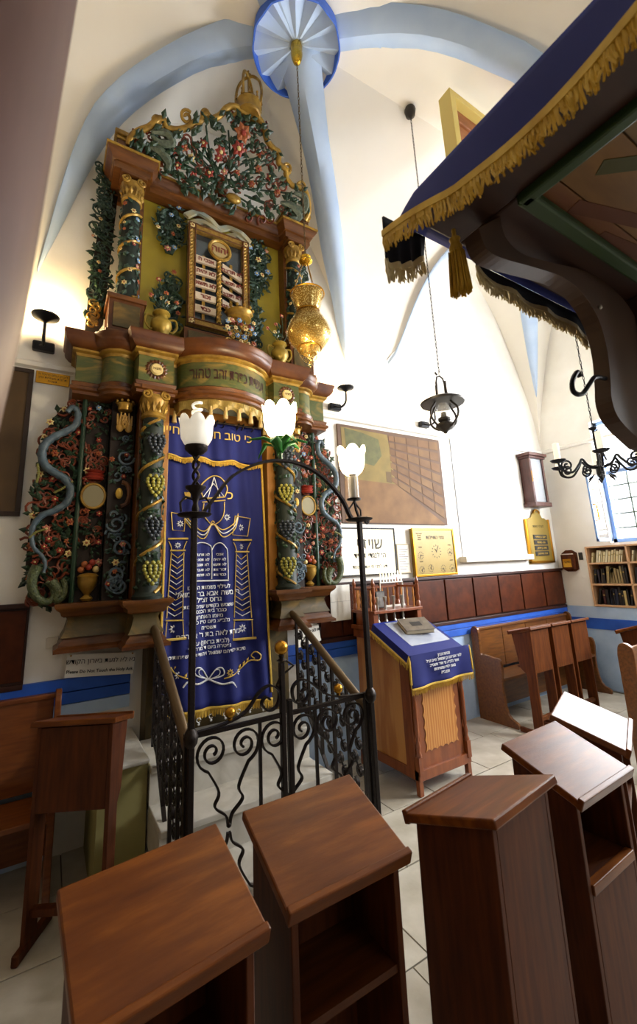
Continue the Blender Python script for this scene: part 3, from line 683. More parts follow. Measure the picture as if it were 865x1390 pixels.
for s in (-1, 1):
    a, b = sorted((CX+s*.625, CX+s*.875)); bl = AB().box(a, b, 3.10, 3.4, 4.97, 5.10).obj('upper_block', ARKW, ark, bevel=.005)
    AB().box(a-.02, b+.02, 3.075, 3.4, 5.09, 5.135).box(a-.01, b+.01, 3.09, 3.4, 5.06, 5.092).obj('moulding', ARKGOLD, bl, bevel=.008)
    # urns with handles standing in front
    ux = CX+s*.50
    un = AB().lathe([(.04, 3.375), (.05, 3.39), (.025, 3.41), (.03, 3.43), (.06, 3.46), (.078, 3.50), (.075, 3.535), (.05, 3.56), (.045, 3.585), (.065, 3.60), (.062, 3.615), (.0, 3.61)], (ux, 3.08, 0), 16).obj('urn', URNG, ark, smooth=True)
    for h in (-1, 1):
        AB().tube(crom([(ux+h*.055, 3.08, 3.57), (ux+h*.105, 3.08, 3.575), (ux+h*.115, 3.08, 3.52), (ux+h*.085, 3.08, 3.47), (ux+h*.062, 3.08, 3.47)], 5), .009, 6).obj('handle', URNG, un, smooth=True)
    mb = AB()
    for k, (du, v) in enumerate(((.03, 3.80), (.11, 3.74), (.04, 3.72), (-.03, 3.90), (-.08, 3.75))):
        p = V((ux+(du if s < 0 else -du), 3.08, v)); mb.tube(crom([(ux, 3.08, 3.6), ((ux+p.x)/2+.02, 3.08, (3.6+v)/2), p], 5), .004, 5)
        put_flower(un, p, .022, 'oocro'[k])
        leaf(mb, (ux+(du*.6 if s < 0 else -du*.6), 3.08, 3.6+(v-3.6)*.55), (du, 0, .08), (0, -1, 0), .07, .035)
    mb.obj('stems', LEAF, un)

# ---- tablets of the law in a gilt frame
TF = mat('tablet_frame_gilt', '#7a5a22', .4, .3, kind='noise', col2='#a8853c', scale=30, bump=.8, bscale=50)
fx0, fx1, fz0, fz1, fy = CX-.28, CX+.265, 3.66, 4.63, 3.19
fr_ = AB().box(fx0, fx1, fy+.05, fy+.07, fz0, fz1).obj('tablet_board', mat('mirror_dim', '#59636c', .15, .6), ark)
for a, b, c, d in ((fx0, fx0+.06, fz0, fz1), (fx1-.06, fx1, fz0, fz1), (fx0+.06, fx1-.06, fz0, fz0+.06), (fx0+.06, fx1-.06, fz1-.06, fz1)):
    AB().box(a, b, fy, fy+.05, c, d).obj('tablet_frame', TF, fr_, bevel=.006)
mb = AB()
for x in (fx0+.004, fx0+.056, fx1-.004, fx1-.056): mb.tube([(x, fy-.004, fz0), (x, fy-.004, fz1)], .006, 6)
for z in (fz0+.004, fz0+.056, fz1-.004, fz1-.056): mb.tube([(fx0, fy-.004, z), (fx1, fy-.004, z)], .006, 6)
mb.obj('frame_bead', ARKRED, fr_, kind='stuff')
for x in (fx0+.03, fx1-.03):
    for z in (fz0+.03, fz1-.03): put_flower(fr_, (x, fy-.008, z), .026, 'c')
mb = AB()
for k in range(26):
    z = fz0+.06+k*.033
    for x in (fx0+.03, fx1-.03): leaf(mb, (x-.018, fy-.002, z), (1, 0, .9), (0, -1, 0), .045, .016)
mb.obj('frame_carving', ARKGOLD, fr_, kind='stuff')
tx = CX-.01; mb = AB()
mb.tube([(tx, fy+.01, 3.74), (tx, fy+.01, 4.36)], .018, 8)
for h in range(2):
    mb.tube([(tx+.02*cos(12*t+h*pi), fy+.01+.02*sin(12*t+h*pi), 3.74+.62*t/4) for t in [k*.1 for k in range(41)]], .007, 5)
mb.obj('twisted_post', ARKGOLD, fr_, smooth=True)
PLQ = mat('plaque_pale', '#b9a892', .5); TXR = mat('plaque_letters', '#6d1f1a', .5)
words = (('אנכי ה', 'לא יהיה', 'לא תשא', 'זכור', 'כבד'), ('לא תרצח', 'לא תנאף', 'לא תגנב', 'לא תענה', 'לא תחמד'))
for side, dirn in ((0, -1), (1, 1)):
    for k in range(5):
        z = 4.30-.118*k; ex = -.0 if side == 0 else -.07
        if side == 1 and k > 3: continue
        x0, x1 = (fx0+.065, tx-.028) if side == 0 else (tx+.028, fx1-.065)
        pq = AB().add([(x0, fy+.005, z-.032), (x1, fy+.005, z-.032+ex), (x1, fy+.005, z+.032+ex), (x0, fy+.005, z+.032), (x0, fy+.028, z-.032), (x1, fy+.028, z-.032+ex), (x1, fy+.028, z+.032+ex), (x0, fy+.028, z+.032)], [(0, 1, 2, 3), (7, 6, 5, 4), (0, 4, 5, 1), (1, 5, 6, 2), (2, 6, 7, 3), (3, 7, 4, 0)]).obj('plaque', PLQ, fr_, bevel=.002)
        t_ = text('plaque_lettering', words[side][k], V(((x0+x1)/2, fy+.002, z+ex/2))-V(AO), .052, TXR, fr_, bold=.0012); t_.rotation_euler = (pi/2, math.atan2(-ex, x1-x0), 0) if False else FACE_S
    AB().box((fx0+.14 if side == 0 else fx1-.16)-.012, (fx0+.14 if side == 0 else fx1-.16)+.012, fy+.028, fy+.045, 3.72, 4.36).obj('plaque_post', ARKGOLD, fr_)
mdl = AB().lathe([(.0, .02), (.072, .02), (.078, .012), (.078, 0)], (tx, fy+.01, 4.44), 24, Matrix.Rotation(pi/2, 3, 'X')).obj('name_medallion', mat('name_ground', '#a08a5a', .5), fr_, smooth=True)
AB().tube([(tx+.092*cos(2*pi*k/28), fy-.006, 4.44+.092*sin(2*pi*k/28)) for k in range(28)], .016, 7, closed=True).obj('name_ring', ARKGOLD, fr_, smooth=True)
text('name_lettering', 'יהוה', V((tx, fy-.0125, 4.44))-V(AO), .085, TXR, fr_, bold=.0015)
# small crown and flower cluster at the foot of the tablets
cw = AB(); c = V((CX+.135, 3.10, 3.74))
cw.lathe([(.085, 0), (.10, .012), (.098, .05), (.115, .07)], c, 18)
for k in range(12):
    a = 2*pi*k/12; cw.ball(c+V((.113*cos(a), .113*sin(a), .09)), .016, 6, 4)
cw.obj('foot_crown', ARKGOLD, fr_, smooth=True)
carve(fr_, lambda u, v, d: V((u, 3.06-d, v)), (0, -1, 0), lambda u, v: abs(u-CX-.12) < .13, (CX, CX+.25, 3.50, 3.72), 40, 8, 'bcocbccbocbcpbcb', .035, 90, LEAF2, ARKGOLD, .02, .022, 'cluster_leaves')
text('foot_lettering', 'כתר תורה', V((CX+.13, 3.0, 3.65))-V(AO), .05, TXR, fr_)
# leafy garlands on the yellow field
for k, (x0, x1, z0, z1, fl, n, sl) in enumerate(((CX-.53, CX-.29, 4.35, 4.86, 'cbpobcb', 90, .5), (CX-.52, CX-.30, 3.55, 4.15, 'ocoo', 100, -.4), (CX+.28, CX+.52, 4.2, 4.80, 'bcpcbb', 90, -.5), (CX+.27, CX+.42, 3.5, 4.22, '', 100, .1))):
    gd = AB().prism([((x0+x1)/2-.03, z0), ((x0+x1)/2+.03, z0), (x1, (z0+z1)/2), ((x0+x1)/2+.05, z1), (x0, (z0+z1)/2+.1)], 3.315, 3.335, lambda u, v, d: V((u, d, v))).obj('garland', LEAF2, ark)
    carve(gd, lambda u, v, d: V((u, 3.32-d, v)), (0, -1, 0), lambda u, v, a=x0, b=x1, c=z0, d=z1: abs((u-(a+b)/2)/((b-a)/2)) < 1.0-.65*abs((v-(c+d)/2)/((d-c)/2))**2, (x0, x1, z0, z1), n, 10, fl, .06, 100+k, LEAF2, LEAF, .05, .026)
# pale ribbon clouds over the tablet frame
rb = AB()
for sx, pts in ((1, [(-.30, 4.70), (-.2, 4.79), (-.1, 4.74), (0, 4.70), (.1, 4.76), (.2, 4.72), (.29, 4.66)]), (1, [(-.27, 4.64), (-.16, 4.70), (-.05, 4.66), (.06, 4.65), (.16, 4.69), (.27, 4.61)])):
    rb.bar(crom([(CX+u, 3.22+.02*sin(u*20), v) for u, v in pts], 6), (0, -1, .3), .02, .055)
rb.obj('ribbon', mat('ribbon_pale', '#a8976c', .5, kind='noise', col2='#8aa0a0', scale=8), ark, smooth=True)

# ---- leaning openwork crest with its crown
CP0 = V((0, 3.12, 4.97)); CN = V((0, .54, .40)).normalized()
def crestpx(px, py, d=0):
    r = ray(px, py); t = (CP0-EYE).dot(CN)/r.dot(CN); return EYE+r*t-CN*d
def cz(x, y): return 150+x/2.883, 60+y/2.883
outline = [cz(*p) for p in [(72, 395), (80, 365), (110, 340), (150, 325), (175, 305), (190, 292), (212, 300), (220, 325), (262, 335), (305, 325), (330, 305), (352, 300), (375, 272), (395, 292), (430, 278), (455, 250), (490, 245), (530, 270), (575, 285), (600, 325), (612, 375), (640, 410), (660, 425), (658, 465), (685, 490), (690, 525), (715, 555), (745, 560), (765, 580), (775, 620), (775, 660), (760, 690)]]
cf = AB().tube(crom([crestpx(*q) for q in outline], 4), .026, 9).obj('crest_frame', ARKGOLD, ark, smooth=True, label='gilded scrolled rim of the openwork crest')
mb = AB()
for q, a0, t in (((185, 300), 0, 1.3), ((298, 285), -1, -1.4), ((375, 275), 1, 1.0), ((690, 485), 2, -1.4), ((748, 560), 3, 1.2), ((475, 250), 0, 1.0)):
    c0 = crestpx(*cz(*q)); e1 = V((1, 0, 0)); e2 = CN.cross(e1)
    mb.tube([c0+e1*u-e2*v*-1 for u, v in spiral((0, 0), .05, .012, a0, t, 18)], .013, 7)
mb.obj('crest_curls', ARKGOLD, cf, smooth=True, kind='stuff')
cpl = [tuple(q) for q in outline]+[cz(560, 690), cz(150, 500)]
def incp(u, v):
    c = False; n = len(cpl)
    for i in range(n):
        (x1, y1), (x2, y2) = cpl[i], cpl[i-1]
        if (y1 > v) != (y2 > v) and u < (x2-x1)*(v-y1)/(y2-y1)+x1: c = not c
    return c
cb = crestpx(*cz(440, 560))
st = AB(); rn = random.Random(12)
for k in range(46):
    for _ in range(60):
        q = (rn.uniform(178, 418), rn.uniform(150, 300))
        if incp(*q): break
    p = crestpx(*q); m_ = cb.lerp(p, .5)+V((rn.uniform(-.1, .1), 0, 0))-CN*0; m_ = m_-CN*(m_-CP0).dot(CN)
    st.tube(crom([cb.lerp(p, .3), m_, p], 5), .008, 5)
vn = st.obj('crest_stems', LEAF, ark, kind='stuff')
carve(vn, lambda u, v, d: crestpx(u, v, d), -CN, incp, (176, 420, 148, 300), 330, 0, '', .075, 71, LEAF, LEAF, .035, .03)
mb = AB()
for k in range(70):
    for _ in range(60):
        q = (rn.uniform(178, 418), rn.uniform(150, 300))
        if incp(*q): break
    c0 = crestpx(*q); e1 = V((1, 0, 0)); e2 = CN.cross(e1)
    mb.tube([c0+e1*u+e2*v for u, v in spiral((0, 0), rn.uniform(.03, .055), .008, rn.uniform(0, 6), rn.choice((-1.2, 1.2)), 14)], .009, 5)
mb.obj('crest_tendrils', VINE, vn, kind='stuff')
for k, q in enumerate([(275, 195), (247, 200), (295, 215), (320, 235), (303, 233), (283, 235), (350, 230), (365, 240), (340, 250), (258, 215), (240, 225), (262, 240), (235, 205), (375, 260), (330, 205), (352, 210)]):
    o = put_flower(cf, crestpx(*q, .03), rn.uniform(.028, .042), 'roroprorocrr'[k % 12]); o.rotation_euler = (.65, rn.uniform(0, 1), 0)
for q, r_, k in (((328, 182), .075, 'o'), ((322, 203), .06, 'r'), ((298, 208), .05, 'r')):
    o = put_flower(cf, crestpx(*q, .05), r_, k); o.rotation_euler = (.65, 0, 0)
for q in ((330, 170), (318, 172), (312, 188), (338, 192), (320, 160), (345, 180)):
    mb = AB(); leaf(mb, crestpx(*q, .02), rn.choice((V((1, 0, .4)), V((-1, 0, .5)), V((.2, -.4, 1)))), -CN, .12, .05); mb.obj('crest_leaf', LEAF2, cf)
for pts in ([(205, 180), (225, 182), (232, 195), (218, 195), (205, 185)], [(200, 200), (215, 205), (228, 222), (224, 235)], [(398, 262), (412, 268), (412, 285), (400, 280)], [(380, 275), (395, 280), (405, 295), (390, 297)]):
    P_ = crom([crestpx(*q, .02) for q in pts], 6); n = len(P_); AB().tube(P_, [.012+.028*sin(pi*i/(n-1)) for i in range(n)], 6).obj('fern_leaf', mat('fern_grey', '#3a4238', .45, kind='noise', col2='#5c6552', scale=50, bump=.6, bscale=80), cf, smooth=True)
AB().lathe([(.05, 0), (.06, .02), (.05, .06), (.065, .11), (.055, .15), (.02, .17)], crestpx(299, 262), 12).obj('crest_finial', ARKRED, cf, smooth=True)
AB().ball(crestpx(316, 270, .03), .055, 10, 6, (1.3, .7, .8)).obj('crest_mask', ARKGOLD, cf, smooth=True)
# crown
kb = crestpx(338, 157)+V((0, 0, -.01)); KR = .096
kr = AB().lathe([(KR*.92, 0), (KR*1.05, .012), (KR*1.02, .025), (KR*1.08, .085), (KR*1.18, .10), (KR*1.15, .115)], kb, 20).obj('crown', ARKGOLD, ark, smooth=True)
mb = AB()
for k in range(10):
    a = 2*pi*k/10; p = kb+V((KR*1.14*cos(a), KR*1.14*sin(a), .112)); mb.tube([p, p+V((0, 0, .05))], [.012, .004], 6); mb.ball(p+V((0, 0, .055)), .011, 6, 4)
mb.obj('crown_points', ARKGOLD, kr, smooth=True)
for k in range(4):
    a = pi/4+pi*k/2; AB().tube(crom([kb+V((r*cos(a), r*sin(a), z)) for r, z in ((KR*1.12, .11), (KR*1.25, .23), (KR*1.05, .35), (KR*.5, .42), (0, .43))], 5), .012, 7).obj('crown_arch', ARKGOLD, kr, smooth=True)
AB().tube([kb+V((0, 0, .11)), kb+V((0, 0, .50))], .009, 6).ball(kb+V((0, 0, .445)), .022, 8, 6).box(kb.x-.025, kb.x+.025, kb.y-.006, kb.y+.006, kb.z+.465, kb.z+.48).obj('crown_finial', ARKGOLD, kr, smooth=True)
# ================================================================== CURTAIN OF THE ARK
CYF = 3.13
cur = thing('ark_curtain', 'long blue velvet curtain embroidered in gold and white, hanging in the middle of the ark', 'curtain', (CX, 3.2, .74))
CO = (CX, 3.2, .74)
def curx(u): return .675+.755*u
def cury(x, z):
    t = (2.86-z)/2.1; return 3.20-.035*t-.10*max(0, t-.75)+.016*sin((x-.67)*24)*(.35+.65*t)+.006*sin((x-.67)*57+z*3)
def cloth(z0, z1, x0, x1, nu, nv, off, skew=0):
    return MB(CO).grid(lambda u, v: V((x0+(x1-x0)*u+.05*(1-v)*(u-.35)*(1 if skew else 0)*1.0, cury(x0+(x1-x0)*u, z0+(z1-z0)*v)-off, z0+(z1-z0)*v-(.03*(u) if skew and v == 0 else 0))), nu, nv)
main = cloth(.76, 2.83, .675, 1.43, 60, 60, 0, 1).obj('curtain_panel', VELVET, cur, smooth=True, solid=.006)
uppr = cloth(2.52, 2.83, .67, 1.435, 60, 12, .02).obj('curtain_valance', VELVET, cur, smooth=True, solid=.006)
def fringe_line(parent, pts, n, L, m, origin, r=.004, jit=.15, nrm=None):
    """gold heading braid with many hanging threads"""
    mb = MB(origin); mb.tube(pts, .009, 6); mb.obj('braid', m, parent, smooth=True)
    mb = MB(origin); rn = random.Random(n)
    tot = len(pts)-1
    for i in range(n):
        q = i/(n-1)*tot; k = min(int(q), tot-1); p = pts[k].lerp(pts[k+1], q-k)
        d = V((rn.uniform(-.1, .1), rn.uniform(-.1, .1), -1))*L*rn.uniform(1-jit, 1+jit)
        mb.tube([p, p+d], [r, r*.7], 4, cap=False)
    mb.obj('fringe', m, parent, kind='stuff')
xs = [.68+.75*i/40 for i in range(41)]
fringe_line(main, [V((x+.05*((x-.675)/.755-.35), cury(x, .76)-.012, .765-.03*(x-.675)/.755)) for x in xs], 120, .05, FRINGE, CO)
fringe_line(uppr, [V((x, cury(x, 2.52)-.032, 2.525-.02*(x-.67)+.012*cos((x-.67)*25))) for x in xs], 120, .035, FRINGE, CO)
for k in range(8):
    x = .74+k*.088; p = V((x+.05*((x-.675)/.755-.35), cury(x, .76)-.014, .70)); MB(CO).tube([p+V((.014*cos(a*.7), 0, .014*sin(a*.7))) for a in range(9)], .003, 4).ball(p-V((0, 0, .025)), .009, 6, 4).obj('drop', EMBW, main)
for x, a in ((.678, 0), (1.428, 0)):
    MB(CO).tube([V((x+(.05*(1-(z-.76)/2.07)*((x-.675)/.755-.35)), cury(x, z)-.012, z)) for z in [.78+i*.05 for i in range(42)]], .009, 6).obj('side_braid', FRINGE, main, smooth=True)
def emb(pts, w, m, nm='embroidery', closed=False):
    """flat thread following the cloth; pts in cloth (x,z)"""
    mb = MB(CO); P = [V((x, cury(x, z)-.0085, z)) for x, z in pts]
    if closed: P.append(P[0])
    return mb.tube(P, w, 5).obj(nm, m, main)
def px2(x, y): p = ony(x, y, 3.14); return (p.x, p.z)
def c5(x, y): return px2(200+x/2.883, 540+y/2.883)
def c4(x, y): return px2(220+x/5.347, 720+y/5.347)
def sm(pts, n=5): return [(p.x, p.y) for p in crom([(a, b, 0) for a, b in pts], n)]
# crown
emb(sm([c5(*p) for p in [(225, 385), (215, 345), (240, 315), (270, 300), (300, 315), (320, 350), (310, 385)]]), .005, EMBG)
emb([c5(218, 392), c5(310, 385)], .006, EMBG); emb([c5(222, 405), c5(312, 398)], .005, EMBG)
for a, b in (((225, 385), (268, 330)), ((268, 330), (308, 385)), ((245, 387), (270, 305)), ((290, 385), (270, 305))): emb([c5(*a), c5(*b)], .0035, EMBW)
# shield lines, ribbons and bow under the crown
emb(sm([c5(*p) for p in [(228, 410), (225, 450), (245, 480), (265, 495), (290, 480), (305, 450), (308, 405)]]), .004, EMBG)
for dz in (0, 14, 28):
    emb(sm([c5(*p) for p in [(150, 455+dz*.6), (190, 500+dz), (230, 520+dz), (265, 490), (300, 515+dz), (345, 490+dz), (365, 450+dz*.5)]]), .004, EMBG if dz != 14 else EMBW)
emb([c5(*p) for p in [(100, 445), (155, 455), (150, 520), (105, 515)]], .004, EMBG, closed=True)
emb([c5(*p) for p in [(350, 460), (410, 470), (400, 540), (340, 535)]], .004, EMBG, closed=True)
def embflower(c, r, m=EMBW):
    mb = MB(CO); P = lambda u, v: V((c[0]+u, cury(c[0]+u, c[1]+v)-.008, c[1]+v))
    for k in range(8):
        a = 2*pi*k/8; leaf(mb, P(.2*r*cos(a), .2*r*sin(a)), V((cos(a), 0, sin(a))), (0, -1, 0), r*.8, r*.4)
    mb.obj('embroidered_flower', m, main)
embflower(c5(135, 490), .028); embflower(c5(375, 505), .03); embflower(c5(318, 465), .03); embflower(c5(265, 485), .02, EMBG)
# pillars with chevrons
def pillar(x0t, x1t, x0b, x1b, yt, yb, sh):
    L = lambda t: (x0t+(x0b-x0t)*t, yt+(yb-yt)*t); R = lambda t: (x1t+(x1b-x1t)*t, yt+(yb-yt)*t-sh*t)
    emb([c4(*L(t/10)) for t in range(11)], .0035, EMBG); emb([c4(*R(t/10)) for t in range(11)], .0035, EMBG)
    for k in range(12):
        t = (k+.3)/12.5; a, b = L(t), R(t); m_ = ((a[0]+b[0])/2, (a[1]+b[1])/2+32)
        emb([c4(a[0]+5, a[1]), c4(*m_), c4(b[0]-5, b[1])], .0032, EMBW if k % 2 else EMBG)
    a, b = L(1), R(1); emb([c4(a[0]-8, a[1]+18), c4(b[0]+8, b[1]+14)], .005, EMBG)
    emb([c4(a[0]+2, a[1]+25), c4(a[0]-12, a[1]+150)], .0035, EMBG); emb([c4(b[0]+2, b[1]+20), c4(b[0]+6, b[1]+140)], .0035, EMBG)
    emb([c4(a[0]-18, a[1]+160), c4(b[0]+25, b[1]+145)], .009, EMBG); embflower(c4((a[0]+b[0])/2-2, a[1]+80), .034)
    a, b = L(0), R(0)
    emb([c4(a[0]-8, a[1]-12), c4(b[0]+12, b[1]-12)], .006, EMBG)
    emb(sm([c4(a[0]+2, a[1]-18), c4(a[0]-5, a[1]-50), c4(a[0]-20, a[1]-80)]), .0035, EMBG); emb(sm([c4(b[0]-2, b[1]-18), c4(b[0]+8, b[1]-50), c4(b[0]+22, b[1]-80)]), .0035, EMBG)
    emb([c4(a[0]-25, a[1]-98), c4(b[0]+30, b[1]-98)], .007, EMBG); embflower(c4((a[0]+b[0])/2, a[1]-50), .024)
pillar(80, 168, 42, 155, 155, 640, 0); pillar(550, 632, 535, 660, 165, 635, 0)
# tablets
emb(sm([c4(*p) for p in [(235, 360), (235, 140), (262, 95), (305, 85), (350, 100), (375, 140), (372, 352)]], 4), .004, EMBW)
emb(sm([c4(*p) for p in [(375, 140), (400, 100), (435, 88), (470, 120), (485, 160), (488, 355)]], 4), .004, EMBW)
emb([c4(235, 368), c4(490, 362)], .006, EMBW)
def embtext(t, p, size, m, nm='embroidered_words', par=main, off=.012):
    x, z = p
    return text(nm, t, None, size, m, par, warp=lambda c: V((x+c.x-CO[0], cury(x+c.x, z+c.y)-off-c.z-CO[1], z+c.y-CO[2])), bold=.0004)
for k in range(5):
    embtext(('לא תרצח', 'לא תנאף', 'לא תגנב', 'לא תענה', 'לא תחמד')[k], c4(305, 175+37*k), .028, EMBW); embtext(('אנכי', 'לא יהיה', 'לא תשא', 'זכור את', 'כבד את')[k], c4(428, 172+37*k), .028, EMBW)
for t, y, sz in (('לעילוי נשמות הורינו', 412, .040), ("ר' משה אבא בר שמואל", 458, .050), ('גרוס זצ״ל', 503, .048), ('ששמש בקודש שנים רבות', 548, .036), ('כגבר בית הכנסת', 585, .036), ('מיומו האחרון', 625, .038), ('נלב״ע ביום ט״ז כסלו', 662, .036), ('תשס״ח', 706, .036), ("מרת לאה בת ר' אברהם", 755, .048), ('(לבית בראון) ע״ה', 812, .040), ('נפטרה ביום ד מרחשון', 850, .034)):
    embtext(t, c4(350, y), sz, EMBW)
embtext('נדבת ילדיהם שמואל ויהודית ומשפחותיהם', c4(335, 895), .034, EMBW)
embtext('כ', c5(330, 380), .09, EMBG); embtext('ת', c5(165, 380), .09, EMBG); embtext('כי טוב חסדך מחיים', px2(283, 588), .095, EMBG, 'valance_words', uppr, .034)
# bow and spray at the foot
for sgn in (-1, 1):
    emb(sm([c4(345, 1085), c4(345+sgn*50, 1010), c4(345+sgn*95, 1000), c4(345+sgn*100, 1050), c4(345, 1085)]), .0045, EMBW)
    emb(sm([c4(345, 1085), c4(345+sgn*40, 1020), c4(345+sgn*75, 1015), c4(345+sgn*70, 1050), c4(345, 1085)]), .003, EMBW)
    emb(sm([c4(345, 1085), c4(345+sgn*90, 1115), c4(345+sgn*160, 1100), c4(345+sgn*195, 1140)]), .006, EMBW)
emb(sm([c4(*p) for p in [(450, 1075), (540, 1035), (600, 980), (650, 945), (700, 940), (715, 905), (680, 880), (655, 910), (675, 930)]]), .0045, EMBG)
embflower(c4(545, 1030), .03); embflower(c4(490, 1030), .028, EMBG); embflower(c4(125, 1055), .03); emb(sm([c4(70, 1000), c4(110, 1050), c4(200, 1080)]), .0045, EMBG)
for q in ((590, 985), (620, 960), (560, 1010), (95, 1015), (160, 1075)):
    mb = MB(CO); x, z = c4(*q); leaf(mb, (x, cury(x, z)-.009, z), (.5, 0, .8), (0, -1, 0), .04, .018); mb.obj('embroidered_leaf', EMBG, main)

# ================================================================== STEPS, GATE AND LAMPS BEFORE THE ARK
stp = thing('ark_steps', 'pale marble steps rising behind the iron gate to the ark', 'steps', (CX, 2.7, 0))
for k, (y0, z1) in enumerate(((2.28, .2), (2.56, .4), (2.84, .6))):
    MB((CX, 2.7, 0)).box(.56, 1.60, y0, 3.3, z1-.2, z1-.035).obj('riser', MARBLE, stp)
    MB((CX, 2.7, 0)).box(.56, 1.60, y0-.025, 3.3 if k == 2 else y0+.3, z1-.035, z1).obj('tread', MARBLE, stp, bevel=.005)
sb = thing('stair_side_wall', 'low olive painted wall with white cap on the left of the ark steps', 'low wall', (.42, 3.2, 0))
OLIVE = mat('olive_plaster', '#8d8450', .8, kind='noise', col2='#9c945f', scale=5, bump=.2, bscale=15)
MB((.42, 3.2, 0)).box(.30, .55, 2.86, 3.485, 0, .62).obj('wall_body', OLIVE, sb); MB((.42, 3.2, 0)).box(.28, .555, 2.83, 3.487, .62, .645).obj('cap', MARBLE, sb, bevel=.008)
GY = 2.11; GX0, GX1 = .585, 1.60
gate = thing('iron_gate', 'black wrought iron gate with gold balls and two lamp posts joined by an arch', 'gate', (CX, GY, 0))
GO = (CX, GY, 0)
def GB(): return MB(GO)
S3 = lambda pts, y=GY: [V((a, y, b)) for a, b in pts]
for x in (GX0, GX1):
    po = GB().box(x-.014, x+.014, GY-.014, GY+.014, 0, 1.93).obj('lamp_post', IRON, gate, bevel=.004)
    GB().box(x-.022, x+.022, GY+.02, GY+.05, 0, .95).obj('gate_stile', IRON, gate, bevel=.003)
    GB().lathe([(.016, .90), (.03, .92), (.034, .945), (.026, .965), (.016, .98)], (x, GY, 0), 10).obj('post_knob', IRON, po, smooth=True)
    GB().lathe([(.016, 0), (.05, 0), (.05, .02), (.02, .05)], (x, GY, 0), 10).obj('post_foot', IRON, po, smooth=True)
    GB().lathe([(.02, 1.925), (.075, 1.935), (.085, 1.945), (.07, 1.95), (.02, 1.955)], (x, GY, 0), 20).obj('drip_pan', IRON, po, smooth=True)
arch = [(GX0+.04, 1.95), (GX0+.10, 2.03), (.78, 2.15), (.93, 2.235), (1.07, 2.265), (1.22, 2.25), (1.36, 2.18), (1.48, 2.06), (1.54, 1.95), (GX1, 1.935)]
GB().bar(crom(S3(arch), 6), (0, 1, 0), .03, .014).obj('lamp_arch', IRON, gate, smooth=True)
GB().tube(S3(spiral((GX1+.055, 1.935), .02, .006, 1.6, -1.2, 12)), .009, 6).obj('arch_curl', IRON, gate, smooth=True)
def shade(c, r, h, m, parent, petals=7):
    n = 42; vs = []; fs = []
    prof = [(.45, 0), (.75, .12), (.95, .32), (1.0, .55), (1.02, .78), (1.12, 1.0)]
    for j, (pr_, z) in enumerate(prof):
        for i in range(n):
            a = 2*pi*i/n; w_ = abs(cos(petals*a/2)); zz = z*h-(h*.2*(1-w_)**1.5 if j == 5 else 0)+(h*.06*w_ if j == 5 else 0)
            rr = r*pr_*(1+.03*w_); vs.append(V(c)+V((rr*cos(a), rr*sin(a), zz)))
    for j in range(len(prof)-1):
        for i in range(n): fs.append((j*n+i, j*n+(i+1) % n, (j+1)*n+(i+1) % n, (j+1)*n+i))
    return GB().add(vs, fs).obj('glass_shade', m, parent, smooth=True, solid=.004)
def lamp_stem(x, z0, z1, twist=True):
    mb = GB(); n = 30
    if twist:
        for h in range(2): mb.tube([(x+.014*cos(9*i/n+h*pi), GY+.014*sin(9*i/n+h*pi), z0+(z1-z0)*i/n) for i in range(n+1)], .008, 6)
    return mb
# left lamp: unlit white tulip, faint glow put into its glass, with a spiral bulb showing
c = GX0+.005
mb = lamp_stem(c, 2.09, 2.25).lathe([(.012, 1.95), (.02, 1.97), (.012, 2.0), (.025, 2.05), (.05, 2.075), (.052, 2.085), (.02, 2.09)], (c, GY, 0), 14).lathe([(.012, 2.24), (.035, 2.255), (.055, 2.275), (.058, 2.295), (.03, 2.30)], (c, GY, 0), 16)
for h in (-1, 1): mb.tube(S3(crom([(c+h*.02, 2.0, 0), (c+h*.06, 1.99, 0), (c+h*.07, 1.965, 0), (c+h*.05, 1.95, 0)], 4) and [(c+h*.015, 2.02), (c+h*.05, 2.03), (c+h*.075, 2.0), (c+h*.07, 1.955)]), .006, 6)
ll = mb.obj('lamp_stem', IRON, gate, smooth=True)
shade((c, GY, 2.29), .078, .15, GLASSW, ll)
GB().tube([(c+.022*cos(i*.55), GY+.022*sin(i*.55), 2.34+i*.0034) for i in range(58)], .008, 6).obj('spiral_bulb', GLASSW, ll, smooth=True)
# centre lamp on green leaves, lit
c = 1.07; cl_ = lamp_stem(c, 2.27, 2.33, False).tube([(c, GY, 2.265), (c, GY, 2.38)], .012, 8).lathe([(.012, 2.37), (.04, 2.385), (.045, 2.40), (.02, 2.405)], (c, GY, 0), 14).obj('lamp_stem', mat('stem_green', '#2d5a22', .45), gate, smooth=True)
GREENL = mat('lamp_leaf_green', '#2f7a2c', .4)
for k in range(7):
    a = 2*pi*k/7+.3; n_ = V((cos(a), sin(a), 0)); mb = GB(); base = V((c, GY, 2.30+.01*(k % 2)))
    P_ = [base, base+n_*.045+V((0, 0, .055)), base+n_*.10+V((0, 0, .075)), base+n_*(.155+.03*(k % 2))+V((0, 0, .06-.03*(k % 3)))]; sd = V((-n_.y, n_.x, 0)); wd = [.012, .028, .022, .002]
    mb.add([p+sd*w_+V((0, 0, .008)) for p, w_ in zip(P_, wd)]+[p for p in P_]+[p-sd*w_+V((0, 0, .008)) for p, w_ in zip(P_, wd)], [(j*4+i, j*4+i+1, j*4+i+5, j*4+i+4) for j in (0, 1) for i in range(3)]).obj('lamp_leaf', GREENL, cl_, smooth=True, solid=.004)
shade((c, GY, 2.40), .088, .19, GLASSLIT, cl_)
